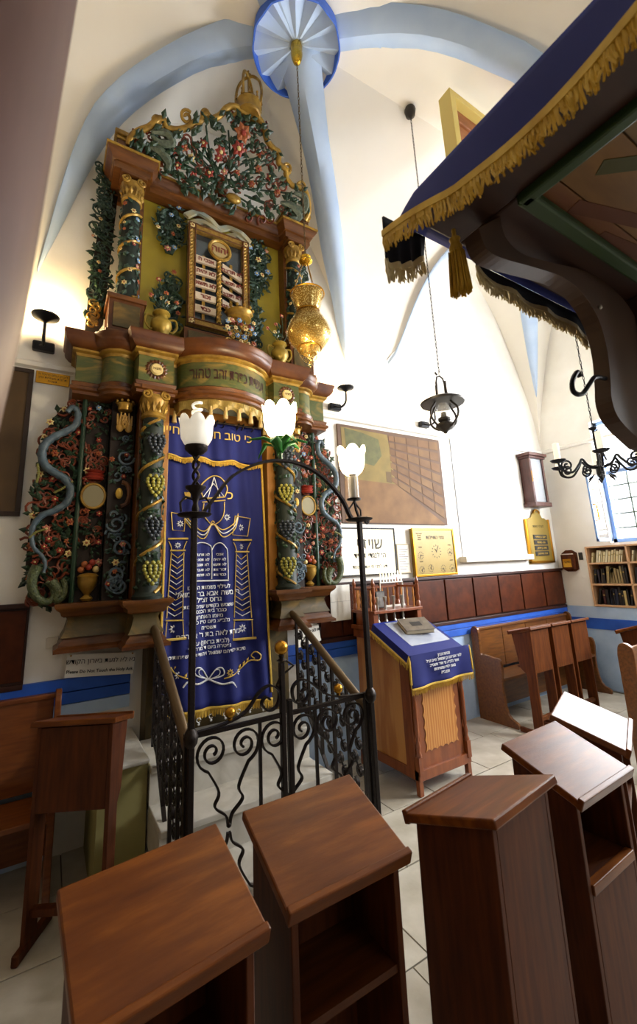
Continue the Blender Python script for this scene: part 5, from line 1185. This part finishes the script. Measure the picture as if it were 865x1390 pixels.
text('embroidered_words', 'מנחת זכרון\nלמר אברהם בן שמואל חיים זצ״ל\nאשר נלב״ע ט׳ אדר תשס״ב\nמאת ילדיו ומשפחתו\nתנצב״ה', V(((lx0+lx1)/2+.02, ly0-.078, .89))-V(CVO), .030, EMBW, cvp, bold=.0006)
MB(CVO).box(lx0+.10, lx1-.02, -.12, .23, .015, .018, Matrix.Translation(V((0, ly0+.18, zs(ly0+.18)+.005))) @ Matrix.Rotation(math.atan(.20/.42), 4, 'X')).obj('glass_sheet', mat('sheet_glass', '#dfe6f0', .05, alpha=.3, coat=.5), cv)
bk = thing('prayer_book', 'thick open-worn grey prayer book lying on the blue lectern cover', 'book', (2.73, 2.90, 1.12), radians(-16)); bk.rotation_euler = (math.atan(.20/.42), 0, radians(-14))
MB().box(-.13, .13, -.09, .09, .004, .034).obj('page_block', mat('old_pages', '#cdbf9f', .8), bk, bevel=.003)
for z in (0, .034): MB().box(-.137, .137, -.095, .095, z, z+.005).obj('book_board', mat('book_grey', '#5b5146', .6, kind='noise', col2='#746a5c', scale=20), bk, bevel=.002)
MB().box(-.05, .05, -.03, .03, .0392, .0402).obj('cover_stamp', mat('book_stamp', '#2c2723', .6), bk)
# silver candlesticks and photo frame on the hutch ledge
for k, (x, y) in enumerate(((2.49, 3.10), (2.58, 3.10), (2.68, 3.10), (2.79, 3.11))):
    cs_ = tag(MB((x, y, 1.145)).lathe([(.034, 1.147), (.036, 1.155), (.02, 1.17), (.010, 1.19), (.014, 1.21), (.008, 1.25), (.012, 1.30), (.008, 1.33), (.016, 1.36), (.018, 1.385), (.012, 1.387)], (x, y, 0), 14).obj('candlestick', SILVER, smooth=True), ('leftmost', 'second', 'third', 'rightmost')[k]+' of four silver candlesticks on the lectern ledge', 'candlestick', 'silver candlesticks on the lectern')
    cs_.location = (x, y, 1.145)
pf = thing('photo_frame', 'small dark framed photograph standing among the candlesticks', 'photo frame', (2.60, 3.20, 1.28))
MB((2.60, 3.2, 1.28)).box(2.55, 2.66, 3.19, 3.20, 1.28, 1.43).obj('frame', BLACK, pf, bevel=.003); MB((2.60, 3.2, 1.28)).box(2.56, 2.65, 3.186, 3.19, 1.29, 1.42).obj('print', mat('photo_print', '#8d8a86', .5, kind='noise', col2='#4b4744', scale=18), pf)
me_ = thing('electric_candelabrum', 'white wire candelabrum standing on the lectern behind the balusters', 'candelabrum', (2.80, 3.25, 1.277)); EO = (2.80, 3.25, 1.277)
WMET = mat('white_enamel', '#e9e6e0', .4)
MB(EO).box(2.66, 2.94, 3.23, 3.27, 1.277, 1.292).tube([(2.66, 3.25, 1.29), (2.66, 3.25, 1.50), (2.94, 3.25, 1.50), (2.94, 3.25, 1.29)], .007, 6).obj('wire_frame', WMET, me_)
for k in range(8): MB(EO).lathe([(.007, 1.50), (.007, 1.60), (.003, 1.61)], (2.67+.037*k, 3.25, 0), 8).obj('candle_lamp', mat('candle_white', '#f2eee2', .5, emit='#fff6e0', estr=.4), me_, smooth=True)

# ================================================================== ON THE WALLS
def board(name, lab, cat, x0, x1, z0, z1, y, th, m, fm=None, fw=.012, bev=.003):
    t = thing(name, lab, cat, ((x0+x1)/2, y, z0)); o = ((x0+x1)/2, y, z0)
    MB(o).box(x0+fw*.5, x1-fw*.5, y-th, y, z0+fw*.5, z1-fw*.5).obj('board', m, t, bevel=bev)
    if fm:
        for a, b, c, d in ((x0, x1, z0, z0+fw), (x0, x1, z1-fw, z1), (x0, x0+fw, z0+fw, z1-fw), (x1-fw, x1, z0+fw, z1-fw)): MB(o).box(a, b, y-th-.008, y, c, d).obj('frame', fm, t, bevel=.002)
    return t, o
# painting of a great stone wall
pt, o = board('wall_painting', 'large unframed painting of a plaza before a high stone block wall', 'painting', 2.42, 3.93, 2.085, 3.135, 3.495, .02, mat('canvas_brown', '#5a4538', .75, kind='noise', col2='#6a5242', scale=3), None)
py_ = 3.474
PTC = lambda n, a, b, sc=6: mat(n, a, .75, kind='noise', col2=b, scale=sc)
def flat(name, poly, m, parent, o, d=0): return MB(o).prism(poly, py_-d-.0012, py_-d, lambda u, v, q: V((u, q, v))).obj(name, m, parent)
X = lambda f: 2.44+1.46*f
Z = lambda f: 2.10+1.02*f
flat('painted_ground', [(X(.02), Z(.0)), (X(.99), Z(.0)), (X(.5), Z(.42)), (X(.03), Z(.44))], PTC('paint_ground', '#6f5034', '#8a6844'), pt, o)
flat('painted_background', [(X(.03), Z(.44)), (X(.5), Z(.42)), (X(.45), Z(.97)), (X(.02), Z(.98))], PTC('paint_olive', '#76663c', '#8c7844'), pt, o)
flat('painted_tree', [(X(.06), Z(.70)), (X(.2), Z(.62)), (X(.3), Z(.6)), (X(.38), Z(.72)), (X(.36), Z(.9)), (X(.2), Z(.95)), (X(.05), Z(.97))], PTC('paint_tree', '#56583c', '#6b6a44', 14), pt, o, .001)
flat('painted_gate', [(X(.41), Z(.44)), (X(.46), Z(.43)), (X(.46), Z(.55)), (X(.41), Z(.55))], PTC('paint_gate', '#5d4a32', '#6d583a'), pt, o, .001)
rows = 7
for r_ in range(rows):
    # courses of the wall run together towards the far end at the left
    a0, a1 = r_/rows, (r_+1)/rows; u = .46; k = 0
    top = lambda f, a: Z((.44+(.97-.44)*a)*(1-f)+(.04+(.99-.04)*a)*f)
    while u < .99:
        w_ = .06+.11*((u-.46)/.53)+.025*((r_*3+k*5) % 3); v_ = min(.995, u+w_); fa = (u-.46)/.54+.004; fb = (v_-.46)/.54-.01
        if v_-u > .02: flat('painted_stone', [(X(u+.003), top(fa, a0+.02)), (X(v_-.005), top(fb, a0+.02)), (X(v_-.005), top(fb, a1-.015)), (X(u+.003), top(fa, a1-.015))], (PTC('paint_stone_a', '#6f5036', '#805f40'), PTC('paint_stone_b', '#7b5c40', '#664a32'), PTC('paint_stone_c', '#6e523a', '#80613f'))[(r_+k*2) % 3], pt, o, .001)
        u = v_; k += 1
# dark picture at far left, brass plaque
board('framed_picture', 'tall dark brown picture in a plain frame at the left edge below the sconce', 'picture', -.62, -.205, 2.09, 3.15, 3.498, .02, mat('dark_picture', '#3e2c18', .6, kind='noise', col2='#5b4526', scale=3), mat('dark_frame', '#2a190c', .5), .03)
t, o = board('brass_plaque', 'small engraved brass plaque under the left sconce', 'plaque', -.20, .025, 3.06, 3.165, 3.498, .006, BRASS)
text('engraving', 'לזכרון עולם בהיכל ה׳\nתרומת משפחת כהן\nתשנ״ח', V((-.088, 3.4915, 3.112))-V(o), .022, mat('engraved', '#4a3510', .6), t, bold=.0003)
t, o = board('switch_box', 'white square electric cover plate on the left wall', 'switch', .0, .08, 1.215, 1.295, 3.498, .015, WHITE)
# signs asking not to touch
t, o = board('notice_sign', 'white bilingual sign asking not to touch the ark, left of the steps', 'sign', .115, .545, 1.01, 1.165, 3.43, .004, WHITE); t.rotation_euler = (0, radians(5), 0)
text('sign_hebrew', 'נא לא לגעת בארון הקודש', V((.33, 3.4245, 1.112))-V(o), .041, BLACK, t)
text('sign_english', 'Please Do Not Touch the Holy Ark', V((.33, 3.4245, 1.05))-V(o), .028, BLACK, t, bold=.0004)
for x in (.14, .52): MB(o).ball((x, 3.424, 1.15), .006, 8, 5).obj('screw', BRASS, t)
t, o = board('notice_sign', 'white sign with black letters behind the right stair railing', 'sign', 1.76, 2.0, 1.04, 1.19, 3.27, .004, WHITE); t.rotation_euler = (0, radians(-8), 0)
text('sign_hebrew', 'נא לא לגעת בארון\nהקודש', V((1.88, 3.2645, 1.125))-V(o), .035, BLACK, t, bold=.0008)
MB(o).box(1.76, 2.0, 3.274, 3.3, 1.05, 1.06).obj('sign_bracket', WHITE, t)
t, o = board('paper_notice', 'plain white paper notice pinned beside the right wing of the ark', 'notice', 2.20, 2.44, 1.175, 1.505, 3.43, .004, WHITE); t.rotation_euler = (0, 0, radians(2))
MB(o).box(2.21, 2.43, 3.424, 3.426, 1.35, 1.353).obj('fold_line', mat('fold_grey', '#b5b2aa', .8), t)
# lit sign, small framed sheet, clock board
t, o = board('illuminated_sign', 'white backlit Hebrew sign in a thin black frame below the painting', 'lit sign', 2.37, 3.08, 1.57, 2.045, 3.495, .03, mat('lit_panel', '#f6f0dc', .5, emit='#fff2cc', estr=.35), BLACK, .014)
text('sign_letters', 'שויתי', V((2.74, 3.4635, 1.88))-V(o), .16, mat('sign_grey', '#4a4434', .6), t, bold=.002)
text('sign_letters', 'ה׳ לנגדי תמיד', V((2.74, 3.4635, 1.765))-V(o), .075, mat('sign_grey', '#4a4434', .6), t, bold=.001)
text('sign_letters', 'דע לפני מי אתה עומד', V((2.73, 3.4635, 1.655))-V(o), .05, mat('sign_grey', '#4a4434', .6), t)['kind'] = 'stuff'
t, o = board('framed_sheet', 'small framed sheet of printed lines between lit sign and clock board', 'framed sheet', 3.11, 3.30, 1.57, 1.88, 3.497, .01, WHITE, mat('pale_frame', '#b9a98a', .5), .012)
for k in range(9): MB(o).box(3.14, 3.27-.02*(k % 3), 3.4862, 3.487, 1.82-.026*k, 1.826-.026*k).obj('print_line', mat('print_grey', '#8b877c', .7), t)
GB_ = mat('gold_board', '#8a7230', .4, .1, kind='noise', col2='#9c843c', scale=3)
t, o = board('prayer_time_board', 'golden prayer times board with six small clock faces', 'clock board', 3.32, 3.97, 1.525, 2.05, 3.46, .012, GB_, BRASS, .022); t['label'] = 'golden board of prayer times with small clock faces right of the lit sign'
MB(o).box(3.33, 3.96, 3.46, 3.497, 1.53, 2.045).obj('backing', GB_, t)
GI = mat('board_ink', '#4a3c18', .6)
def dial(cx, cz, r, hands):
    mb = MB(o)
    for k in range(12):
        a = pi*2*k/12; mb.box(-.004, .004, -.001, 0, r*.78, r, Matrix.Translation(V((cx, 3.4475, cz))) @ Matrix.Rotation(a, 4, 'Y'))
    for a, l in hands: mb.box(-.0045, .0045, -.0015, 0, -.01, l*r, Matrix.Translation(V((cx, 3.4475, cz))) @ Matrix.Rotation(a, 4, 'Y'))
    mb.obj('clock_dial', GI, t, kind='stuff')
dial(3.665, 1.79, .075, ((-.6, .5), (.5, .8)))
for cx, cz, hh in ((3.42, 1.75, 1.6), (3.42, 1.595, .9), (3.555, 1.61, .4), (3.75, 1.60, 2.6), (3.89, 1.60, 1.6), (3.88, 1.78, 2.2)): dial(cx, cz, .042, ((hh, .9), (hh+1.9, .6)))
text('board_heading', 'זמני התפלות', V((3.665, 3.4475, 1.945))-V(o), .055, GI, t, bold=.0008)
for (cx, cz) in ((3.42, 1.84), (3.42, 1.685), (3.89, 1.69), (3.88, 1.86), (3.75, 1.545)): text('dial_caption', 'מנחה', V((cx, 3.4475, cz))-V(o), .022, GI, t)
text('board_note', 'בית הכנסת\nשחרית\nמנחה\nערבית', V((3.42, 3.4475, 1.955))-V(o), .02, GI, t)
# wall clock
wc = thing('wall_clock', 'tall dark wooden pendulum wall clock near the corner', 'clock', (5.70, 3.5, 2.36)); WO = (5.70, 3.5, 2.36)
DKW = mat('clock_case', '#3a1d18', .4, kind='noise', col2='#512b22', scale=6, stretch=(5, 5, 1))
for a, b in ((5.53, 5.57), (5.83, 5.87)): MB(WO).box(a, b, 3.34, 3.5, 2.42, 3.04).obj('case_side', DKW, wc, bevel=.005)
MB(WO).box(5.51, 5.89, 3.32, 3.5, 3.04, 3.07).box(5.49, 5.91, 3.30, 3.5, 3.07, 3.115).obj('cornice', DKW, wc, bevel=.008)
MB(WO).box(5.51, 5.89, 3.32, 3.5, 2.36, 2.42).box(5.53, 5.87, 3.48, 3.5, 2.4, 3.05).obj('case_back', DKW, wc, bevel=.006)
MB(WO).box(5.57, 5.83, 3.36, 3.364, 2.42, 3.04).obj('glass', mat('clock_glass', '#cfd4da', .04, alpha=.35, coat=.5), wc)
MB(WO).lathe([(.0, .004), (.11, .004), (.115, 0)], (5.70, 3.46, 2.88), 24, Matrix.Rotation(pi/2, 3, 'X')).obj('dial', WHITE, wc)
MB(WO).tube([(5.70, 3.45, 2.8), (5.70, 3.45, 2.55)], .004, 6).lathe([(.0, .006), (.035, .004), (.036, 0)], (5.70, 3.45, 2.53), 18, Matrix.Rotation(pi/2, 3, 'X')).obj('pendulum', BRASS, wc, smooth=True)
MB(WO).tube([(5.53, 3.33, 2.7), (5.53, 3.33, 2.85)], .006, 6).obj('brass_strip', BRASS, wc)
# brass memorial board
mbd = thing('memorial_board', 'brass memorial board with four dark name plates and scrolled top', 'memorial board', (5.72, 3.5, 1.60)); MO = (5.72, 3.5, 1.60)
MB(MO).prism([(5.47, 1.62), (5.97, 1.62), (5.97, 2.18), (5.90, 2.22), (5.85, 2.22), (5.80, 2.29), (5.72, 2.31), (5.64, 2.29), (5.59, 2.22), (5.54, 2.22), (5.47, 2.18)], 3.47, 3.495, lambda u, v, d: V((u, d, v))).obj('plate', GB_, mbd, bevel=.006)
MB(MO).box(5.44, 6.0, 3.46, 3.497, 1.60, 1.635).box(5.44, 5.475, 3.46, 3.497, 1.6, 2.2).box(5.965, 6.0, 3.46, 3.497, 1.6, 2.2).obj('plate_frame', BRASS, mbd, bevel=.006)
for k in range(4):
    MB(MO).box(5.57, 5.88, 3.46, 3.472, 1.70+.075*k, 1.76+.075*k).obj('name_plate', mat('plate_dark', '#2b2a2c', .4), mbd, bevel=.003)
    text('name_lettering', ('שרה בת אהרן', 'משה בן יצחק', 'חנה בת דוד', 'יעקב בן מרדכי')[k], V((5.725, 3.4585, 1.73+.075*k))-V(MO), .04, EMBG, mbd)
text('board_lettering', 'לעילוי נשמת', V((5.72, 3.4685, 2.10))-V(MO), .05, GI, mbd)
MB(MO).tube([(5.72+.07*cos(t*.35), 3.47, 2.28+.05*sin(t*.35)) for t in range(10)], .014, 6).obj('crest_scroll', BRASS, mbd, smooth=True)
# wooden charity box and switch on the right wall
cb_ = thing('charity_box', 'small dark wooden charity box with brass plate on the right wall', 'charity box', (6.13, 3.32, 1.48)); BO = (6.13, 3.32, 1.48)
MB(BO).box(6.03, 6.13, 3.24, 3.40, 1.50, 1.70).obj('box_body', WOODV, cb_, bevel=.006)
MB(BO).prism([(3.22, 1.50), (3.27, 1.47), (3.37, 1.47), (3.42, 1.50), (3.42, 1.72), (3.36, 1.76), (3.28, 1.76), (3.22, 1.72)], 6.10, 6.13, lambda u, v, d: V((d, u, v))).obj('back_board', WOODV, cb_, bevel=.004)
MB(BO).box(6.026, 6.031, 3.265, 3.375, 1.53, 1.64).obj('brass_plate', BRASS, cb_); MB(BO).box(6.04, 6.12, 3.26, 3.38, 1.70, 1.712).obj('paper_slips', WHITE, cb_)
text('plate_lettering', 'צדקה', V((6.0245, 3.32, 1.60))-V(BO), .04, GI, cb_, rot=FACE_W); 
tag(MB((6.12, 3.17, 1.67)).box(6.115, 6.13, 3.15, 3.20, 1.62, 1.72).obj('light_switch', mat('switch_dark', '#2a2622', .5), bevel=.003), 'dark light switch between charity box and bookcase', 'switch').location = (6.12, 3.17, 1.67)

# ================================================================== BOOKCASE
bc = thing('bookcase', 'pale edged wooden bookcase let into the right wall under the window', 'bookcase', (6.25, 2.36, 1.02)); BC = (6.25, 2.36, 1.02)
EDGE = mat('bookcase_edge', '#c79a70', .5, kind='noise', col2='#d6ac84', scale=6); BIN = mat('bookcase_inside', '#5a2d20', .5, kind='noise', col2='#6b382a', scale=5)
y0, y1, z0, z1 = BOOKN; xf = 6.105
MB(BC).box(6.36, 6.40, y0, y1, z0, z1).obj('back', BIN, bc)
for a, b in ((y0, y0+.022), (y1-.022, y1), (2.60, 2.622)): MB(BC).box(xf, 6.37, a, b, z0, z1).obj('upright', EDGE, bc, bevel=.002)
for z in (z0, 1.285, 1.555, z1-.022): MB(BC).box(xf, 6.37, y0+.02, y1-.02, z, z+.022).obj('shelf', EDGE, bc, bevel=.002)
rn = random.Random(5)
BCOL = {0: ['#24201f', '#3b1a1c', '#1d2233', '#2b2b30', '#4a1f22', '#1a1a1d', '#2b3a6b', '#c2ac72'], 1: ['#1d1c20', '#24242a', '#8d7a52', '#2c2330', '#1a1f2c', '#3a3026'], 2: ['#d8cba0', '#cfc094', '#e0d6b4', '#c9b98c', '#d4c8a4', '#b69c7c']}
CN_ = {'#24201f': 'black', '#3b1a1c': 'dark red', '#1d2233': 'navy', '#2b2b30': 'charcoal', '#4a1f22': 'maroon', '#1a1a1d': 'black', '#2b3a6b': 'blue', '#c2ac72': 'tan', '#1d1c20': 'black', '#24242a': 'charcoal', '#8d7a52': 'tan', '#2c2330': 'dark purple', '#1a1f2c': 'navy', '#3a3026': 'brown', '#d8cba0': 'cream', '#cfc094': 'cream', '#e0d6b4': 'ivory', '#c9b98c': 'beige', '#d4c8a4': 'cream', '#b69c7c': 'tan'}
ORD = ['first', 'second', 'third', 'fourth', 'fifth', 'sixth', 'seventh', 'eighth', 'ninth', 'tenth', 'eleventh', 'twelfth', 'thirteenth', 'fourteenth', 'fifteenth', 'sixteenth', 'seventeenth', 'eighteenth', 'nineteenth', 'twentieth']
for sh, zb, sn, hmax in ((0, 1.042, 'bottom', .225), (1, 1.307, 'middle', .23), (2, 1.577, 'top', .17)):
    for bay, (ya, yb) in enumerate(((y1-.03, 2.63), (2.595, 2.25))):
        y = ya; k = 0
        while y > yb+.045 and k < 20:
            th = rn.uniform(.018, .038); h = hmax*rn.uniform(.78, .98); dp_ = rn.uniform(.15, .19)
            lean = rn.choice((0, 0, 0, .12, .2)) if sh != 2 else .22
            if y-th-h*sin(lean) < yb: break
            ck = rn.choice(BCOL[sh]); bn = CN_[ck]
            b_ = thing('book', f'{bn} book, {ORD[k]} from the left on the {sn} shelf, {"left" if bay == 0 else "right"} bay of the bookcase', 'book', (6.25, y, zb+(th*sin(lean)*0)), 0, 'books in the wall bookcase'); b_.rotation_euler = (lean, 0, 0)
            xs_ = 6.15-6.25
            mbk = mat('book_'+ck[1:], ck, .55)
            MB().box(xs_, xs_+.003+0*dp_, -th, 0, 0, h).box(xs_, xs_+dp_, -.003, 0, 0, h).box(xs_, xs_+dp_, -th, -th+.003, 0, h).obj('cover', mbk, b_)
            MB().box(xs_+.004, xs_+dp_-.004, -th+.003, -.003, .004, h-.004).obj('pages', mat('page_edges', '#cdc3a8', .8), b_)
            if rn.random() < .6: MB().box(xs_-.0008, xs_+.0002, -th*.85, -th*.15, h*.6, h*.68).obj('spine_band', mat('spine_gilt', '#a08848', .5), b_)
            y -= th*cos(lean)+.003+(h*sin(lean) if k == 0 and lean else 0); k += 1
# ================================================================== CANOPY OF THE READING PLATFORM, OVERHEAD RIGHT
KO = (.62, .5, 2.3)
DKB = mat('canopy_dark_wood', '#2e1a12', .5, kind='noise', col2='#3e251a', scale=5, stretch=(1, 5, 5))
kn_ = thing('platform_canopy', 'dark wooden canopy with painted underside and scrolled bracket overhead at the right', 'canopy', (1.45, .5, 0)); KNO = (1.45, .5, 0)
def KB(): return MB(KNO)
x0, x1, y0, y1 = .65, 2.3, -1.0, .585
for a, b, c, d in ((x0, x0+.16, y0, y1), (x1-.16, x1, y0, y1), (x0+.16, x1-.16, y1-.16, y1), (x0+.16, x1-.16, y0, y0+.16)): KB().box(a, b, c, d, 2.425, 2.44).obj('canopy_rail', DKB, kn_, bevel=.006)
PB = [mat('canopy_plank_%d' % k, c1, .5, kind='noise', col2=c2, scale=3, stretch=(1, 6, 1)) for k, (c1, c2) in enumerate((('#6b4a22', '#8a6430'), ('#7a5526', '#6a3a1e'), ('#63502a', '#7d6232')))]
k = 0; y = y0+.16
while y < y1-.17:
    KB().box(x0+.16, x1-.16, y, min(y+.118, y1-.16), 2.43, 2.438).obj('painted_plank', PB[k % 3], kn_, bevel=.002); y += .12; k += 1
PR, PGN = mat('painted_red_stripe', '#5c3018', .6), mat('painted_green_stripe', '#4a4a24', .6)
for a, b, c, d, m_ in ((.95, .38, 1.9, .05, PR), (.9, .30, 1.6, -.3, PGN), (1.1, .40, 2.1, .2, PR), (.86, .1, 1.3, -.5, PGN)):
    KB().bar([(a, b, 2.4295), ((a+c)/2, (b+d)/2+.03, 2.4295), (c, d, 2.4295)], (0, 0, 1), .002, .035).obj('painted_stripe', m_, kn_)
for a, b, c, d in ((x0+.155, x0+.185, y0+.16, y1-.16), (x0+.16, x1-.16, y1-.19, y1-.155)): KB().box(a, b, c, d, 2.405, 2.43).obj('green_moulding', mat('canopy_green', '#2c4420', .5), kn_, bevel=.006)
KB().box(x0, x1, y0, y1, 2.438, 2.446).obj('canopy_board', DKB, kn_)
# ogee bracket board along the far edge and the post that carries it
BK = mat('bracket_wood', '#3d2a1c', .55, kind='noise', col2='#4e3726', scale=5, stretch=(1, 1, 1))
lower = [(640, 318), (650, 345), (672, 358), (720, 371), (755, 383), (782, 405), (803, 440), (814, 480), (818, 520), (820, 548), (832, 575), (865, 607)]
upper = [(900, 560), (880, 500), (850, 430), (820, 395), (785, 374), (735, 362), (700, 352), (680, 335), (672, 318), (668, 290)]
pl = [ony(*q, .50) for q in lower]; pu = [ony(*q, .50) for q in upper]
poly = [(p.x, p.z) for p in crom(pl, 4)]+[(1.5, 1.93), (1.5, 2.1)]+[(p.x, p.z) for p in crom(pu, 4)]
poly = [(u, min(v, 2.43)) for u, v in poly]
KB().prism(poly, .48, .52, lambda u, v, d: V((u, d, v))).obj('ogee_bracket', BK, kn_, bevel=.004)
KB().box(1.46, 1.56, .45, .55, 0, 2.425).obj('canopy_post', DKB, kn_, bevel=.01)
KB().box(2.18, 2.28, -.95, -.85, 0, 2.425).obj('canopy_post', DKB, kn_, bevel=.01)
KB().tube(crom([ony(*q, .49) for q in [(822, 514), (808, 512), (800, 522), (790, 535), (779, 532), (777, 518), (784, 505), (788, 512)]], 5), .006, 7).obj('iron_hook', BLK, kn_, smooth=True)
for q in ((815, 417), (757, 328)): KB().ball(ony(*q, .477), .006, 8, 5).obj('nail_head', SILVER, kn_)
# blue velvet cover hanging over its edges
vc = thing('canopy_cover', 'blue velvet canopy cover with gold fringe hanging at the upper right', 'cloth', (1.45, .5, 2.5)); VO = (1.45, .5, 2.5)
def sag(t, n): return .03*abs(sin(pi*t*n))**.7
YC = .625; XC = .62
botl = lambda y: 2.345+.055*max(0, min(1, (.55-y)/.45))-.0*y
def side(u, v):     # left side, u from the far corner towards the eye's right, v up
    y = YC-1.66*u; bz = 2.335+(.06*max(0, .12-u)/.12)+.055*max(0, (u-.18))-.012*sin(u*9)
    tz = 2.447-.05*max(0, (.05-u)/.05)**1.3; z = bz+(tz-bz)*v; return V((XC-.012*sin(u*21)*(1-v)-.02*(1-v), y, z))
sd_ = MB(VO).grid(side, 60, 8).obj('side_drop', VELVET, vc, smooth=True, solid=.005)
HEAVY = mat('heavy_gold_fringe', '#bb942c', .55, kind='noise', col2='#dcb84e', scale=24)
def heavy(parent, pts, n, L, m):
    mb = MB(VO); mb.bar(pts, (0, 0, 1), .016, .008); mb.obj('braid', m, parent)
    mb = MB(VO); rn = random.Random(4); tot = len(pts)-1
    for i in range(n):
        q = i/(n-1)*tot; k = min(int(q), tot-1); p = pts[k].lerp(pts[k+1], q-k)
        mb.tube([p, p+V((rn.uniform(-.004, .004), rn.uniform(-.004, .004), -L*.5)), p+V((rn.uniform(-.007, .007), rn.uniform(-.007, .007), -L*rn.uniform(.9, 1.05)))], [.0028, .0026, .0018], 4, cap=False)
    mb.obj('fringe', m, parent, kind='stuff')
heavy(sd_, [side(i/80, 0.02)+V((-.006, 0, 0)) for i in range(81)], 620, .045, HEAVY)
def fard(x_0, x_1, zlow):
    def fn(u, v):
        x = x_0+(x_1-x_0)*u; bz = zlow(u); return V((x, YC+.002+.012*abs(sin(u*11))*(1-v), bz+(2.447-bz)*v))
    return fn
BACKL = mat('cover_lining', '#0b0c18', .9)
BACKLITF = mat('backlit_fringe', '#c9b88a', .6, kind='noise', col2='#dccfa8', scale=24)  # whitish backlight put into the colour of the far fringe
for (a, b, zl_) in ((XC-.02, .735, lambda u: 2.325+.07*u*u), (.93, 1.50, lambda u: 2.435-.03*sin(pi*u*.9)-.05*max(0, u-.75)*4), (1.53, 2.25, lambda u: 2.38-.02*sin(pi*u))):
    f_ = fard(a, b, zl_); o_ = MB(VO).grid(f_, 26, 6).obj('far_drop', BACKL, vc, smooth=True, solid=.005)
    heavy(o_, [f_(i/30, .02) for i in range(31)], int((b-a)*420), .040, BACKLITF)
MB(VO).grid(lambda u, v: V((XC+1.7*u, YC-1.66*v, 2.449-.05*max(0, (.05-v)/.05)**1.3*max(0, 1-u/.05))), 60, 60).obj('top_cloth', VELVET, vc, smooth=True, solid=.003)
# tassel at the corner
ts = thing('corner_tassel', 'thick gold tassel hanging from the canopy corner', 'tassel', ony(617, 322, .55)); tp = ony(617, 322, .55); T0 = V(tp)
MB(T0).tube([T0+V((0, 0, .02)), T0], .005, 6).lathe([(.006, 0), (.013, -.006), (.010, -.015), (.016, -.03), (.013, -.04), (.018, -.045)], T0, 12).obj('tassel_head', HEAVY, ts, smooth=True)
mb = MB(T0)
for k in range(90):
    a = random.uniform(0, 6.28); r_ = .017*sqrt(random.random()); p = T0+V((r_*cos(a), r_*sin(a), -.04)); mb.tube([p, p+V((r_*.4*cos(a), r_*.4*sin(a), -.105*random.uniform(.95, 1.03)))], .0022, 4, cap=False)
mb.obj('tassel_threads', HEAVY, ts, kind='stuff')
# nearest post at the left edge
np_ = thing('platform_post', 'blurred reddish brown round post close to the camera at the upper left', 'post', (-.135, .35, 0))
MB((-.135, .35, 0)).lathe([(.10, 0), (.10, .06), (.075, .10), (.07, .9), (.078, 1.4), (.095, 1.72), (.106, 1.85), (.119, 2.17), (.125, 2.4), (.14, 2.45)], (-.135, .35, 0), 28).obj('post_shaft', mat('post_brown', '#5d4038', .5, kind='noise', col2='#4a2f28', scale=6, stretch=(5, 5, 1)), np_, smooth=True)
MB((-.135, .35, 0)).lathe([(.14, 2.45), (.17, 2.47), (.17, 2.52), (.15, 2.54)], (-.135, .35, 0), 28).obj('post_cap', mat('post_brown'), np_, smooth=True)
# yellow wooden frame high on the vault
yb = thing('upper_shutter', 'yellow wooden framed opening with orange slats high on the vault behind the canopy', 'window box', (3.0, 1.85, 4.7)); YO = (3.0, 1.85, 4.7)
p0 = onx(610, 118, 2.72); X0, Y0, Z1 = p0.x, p0.y, p0.z
for a, b, c, d in ((X0, X0+.07, 4.5, Z1), (X0+.83, X0+.90, 4.5, Z1), (X0+.07, X0+.83, Z1-.07, Z1), (X0+.07, X0+.83, 4.5, 4.57)): MB(YO).box(a, b, Y0-.0, Y0+.13, c, d).obj('frame', CREAM, yb, bevel=.004)
ORW = mat('orange_wood', '#8a4f28', .5, kind='noise', col2='#a5683a', scale=5, stretch=(1, 6, 6))
k = 0; z = 4.57
while z < Z1-.1:
    MB(YO).box(X0+.07, X0+.83, Y0+.05+.02*(k % 2), Y0+.10, z, z+.095).obj('slat', ORW, yb, bevel=.008); z += .10; k += 1
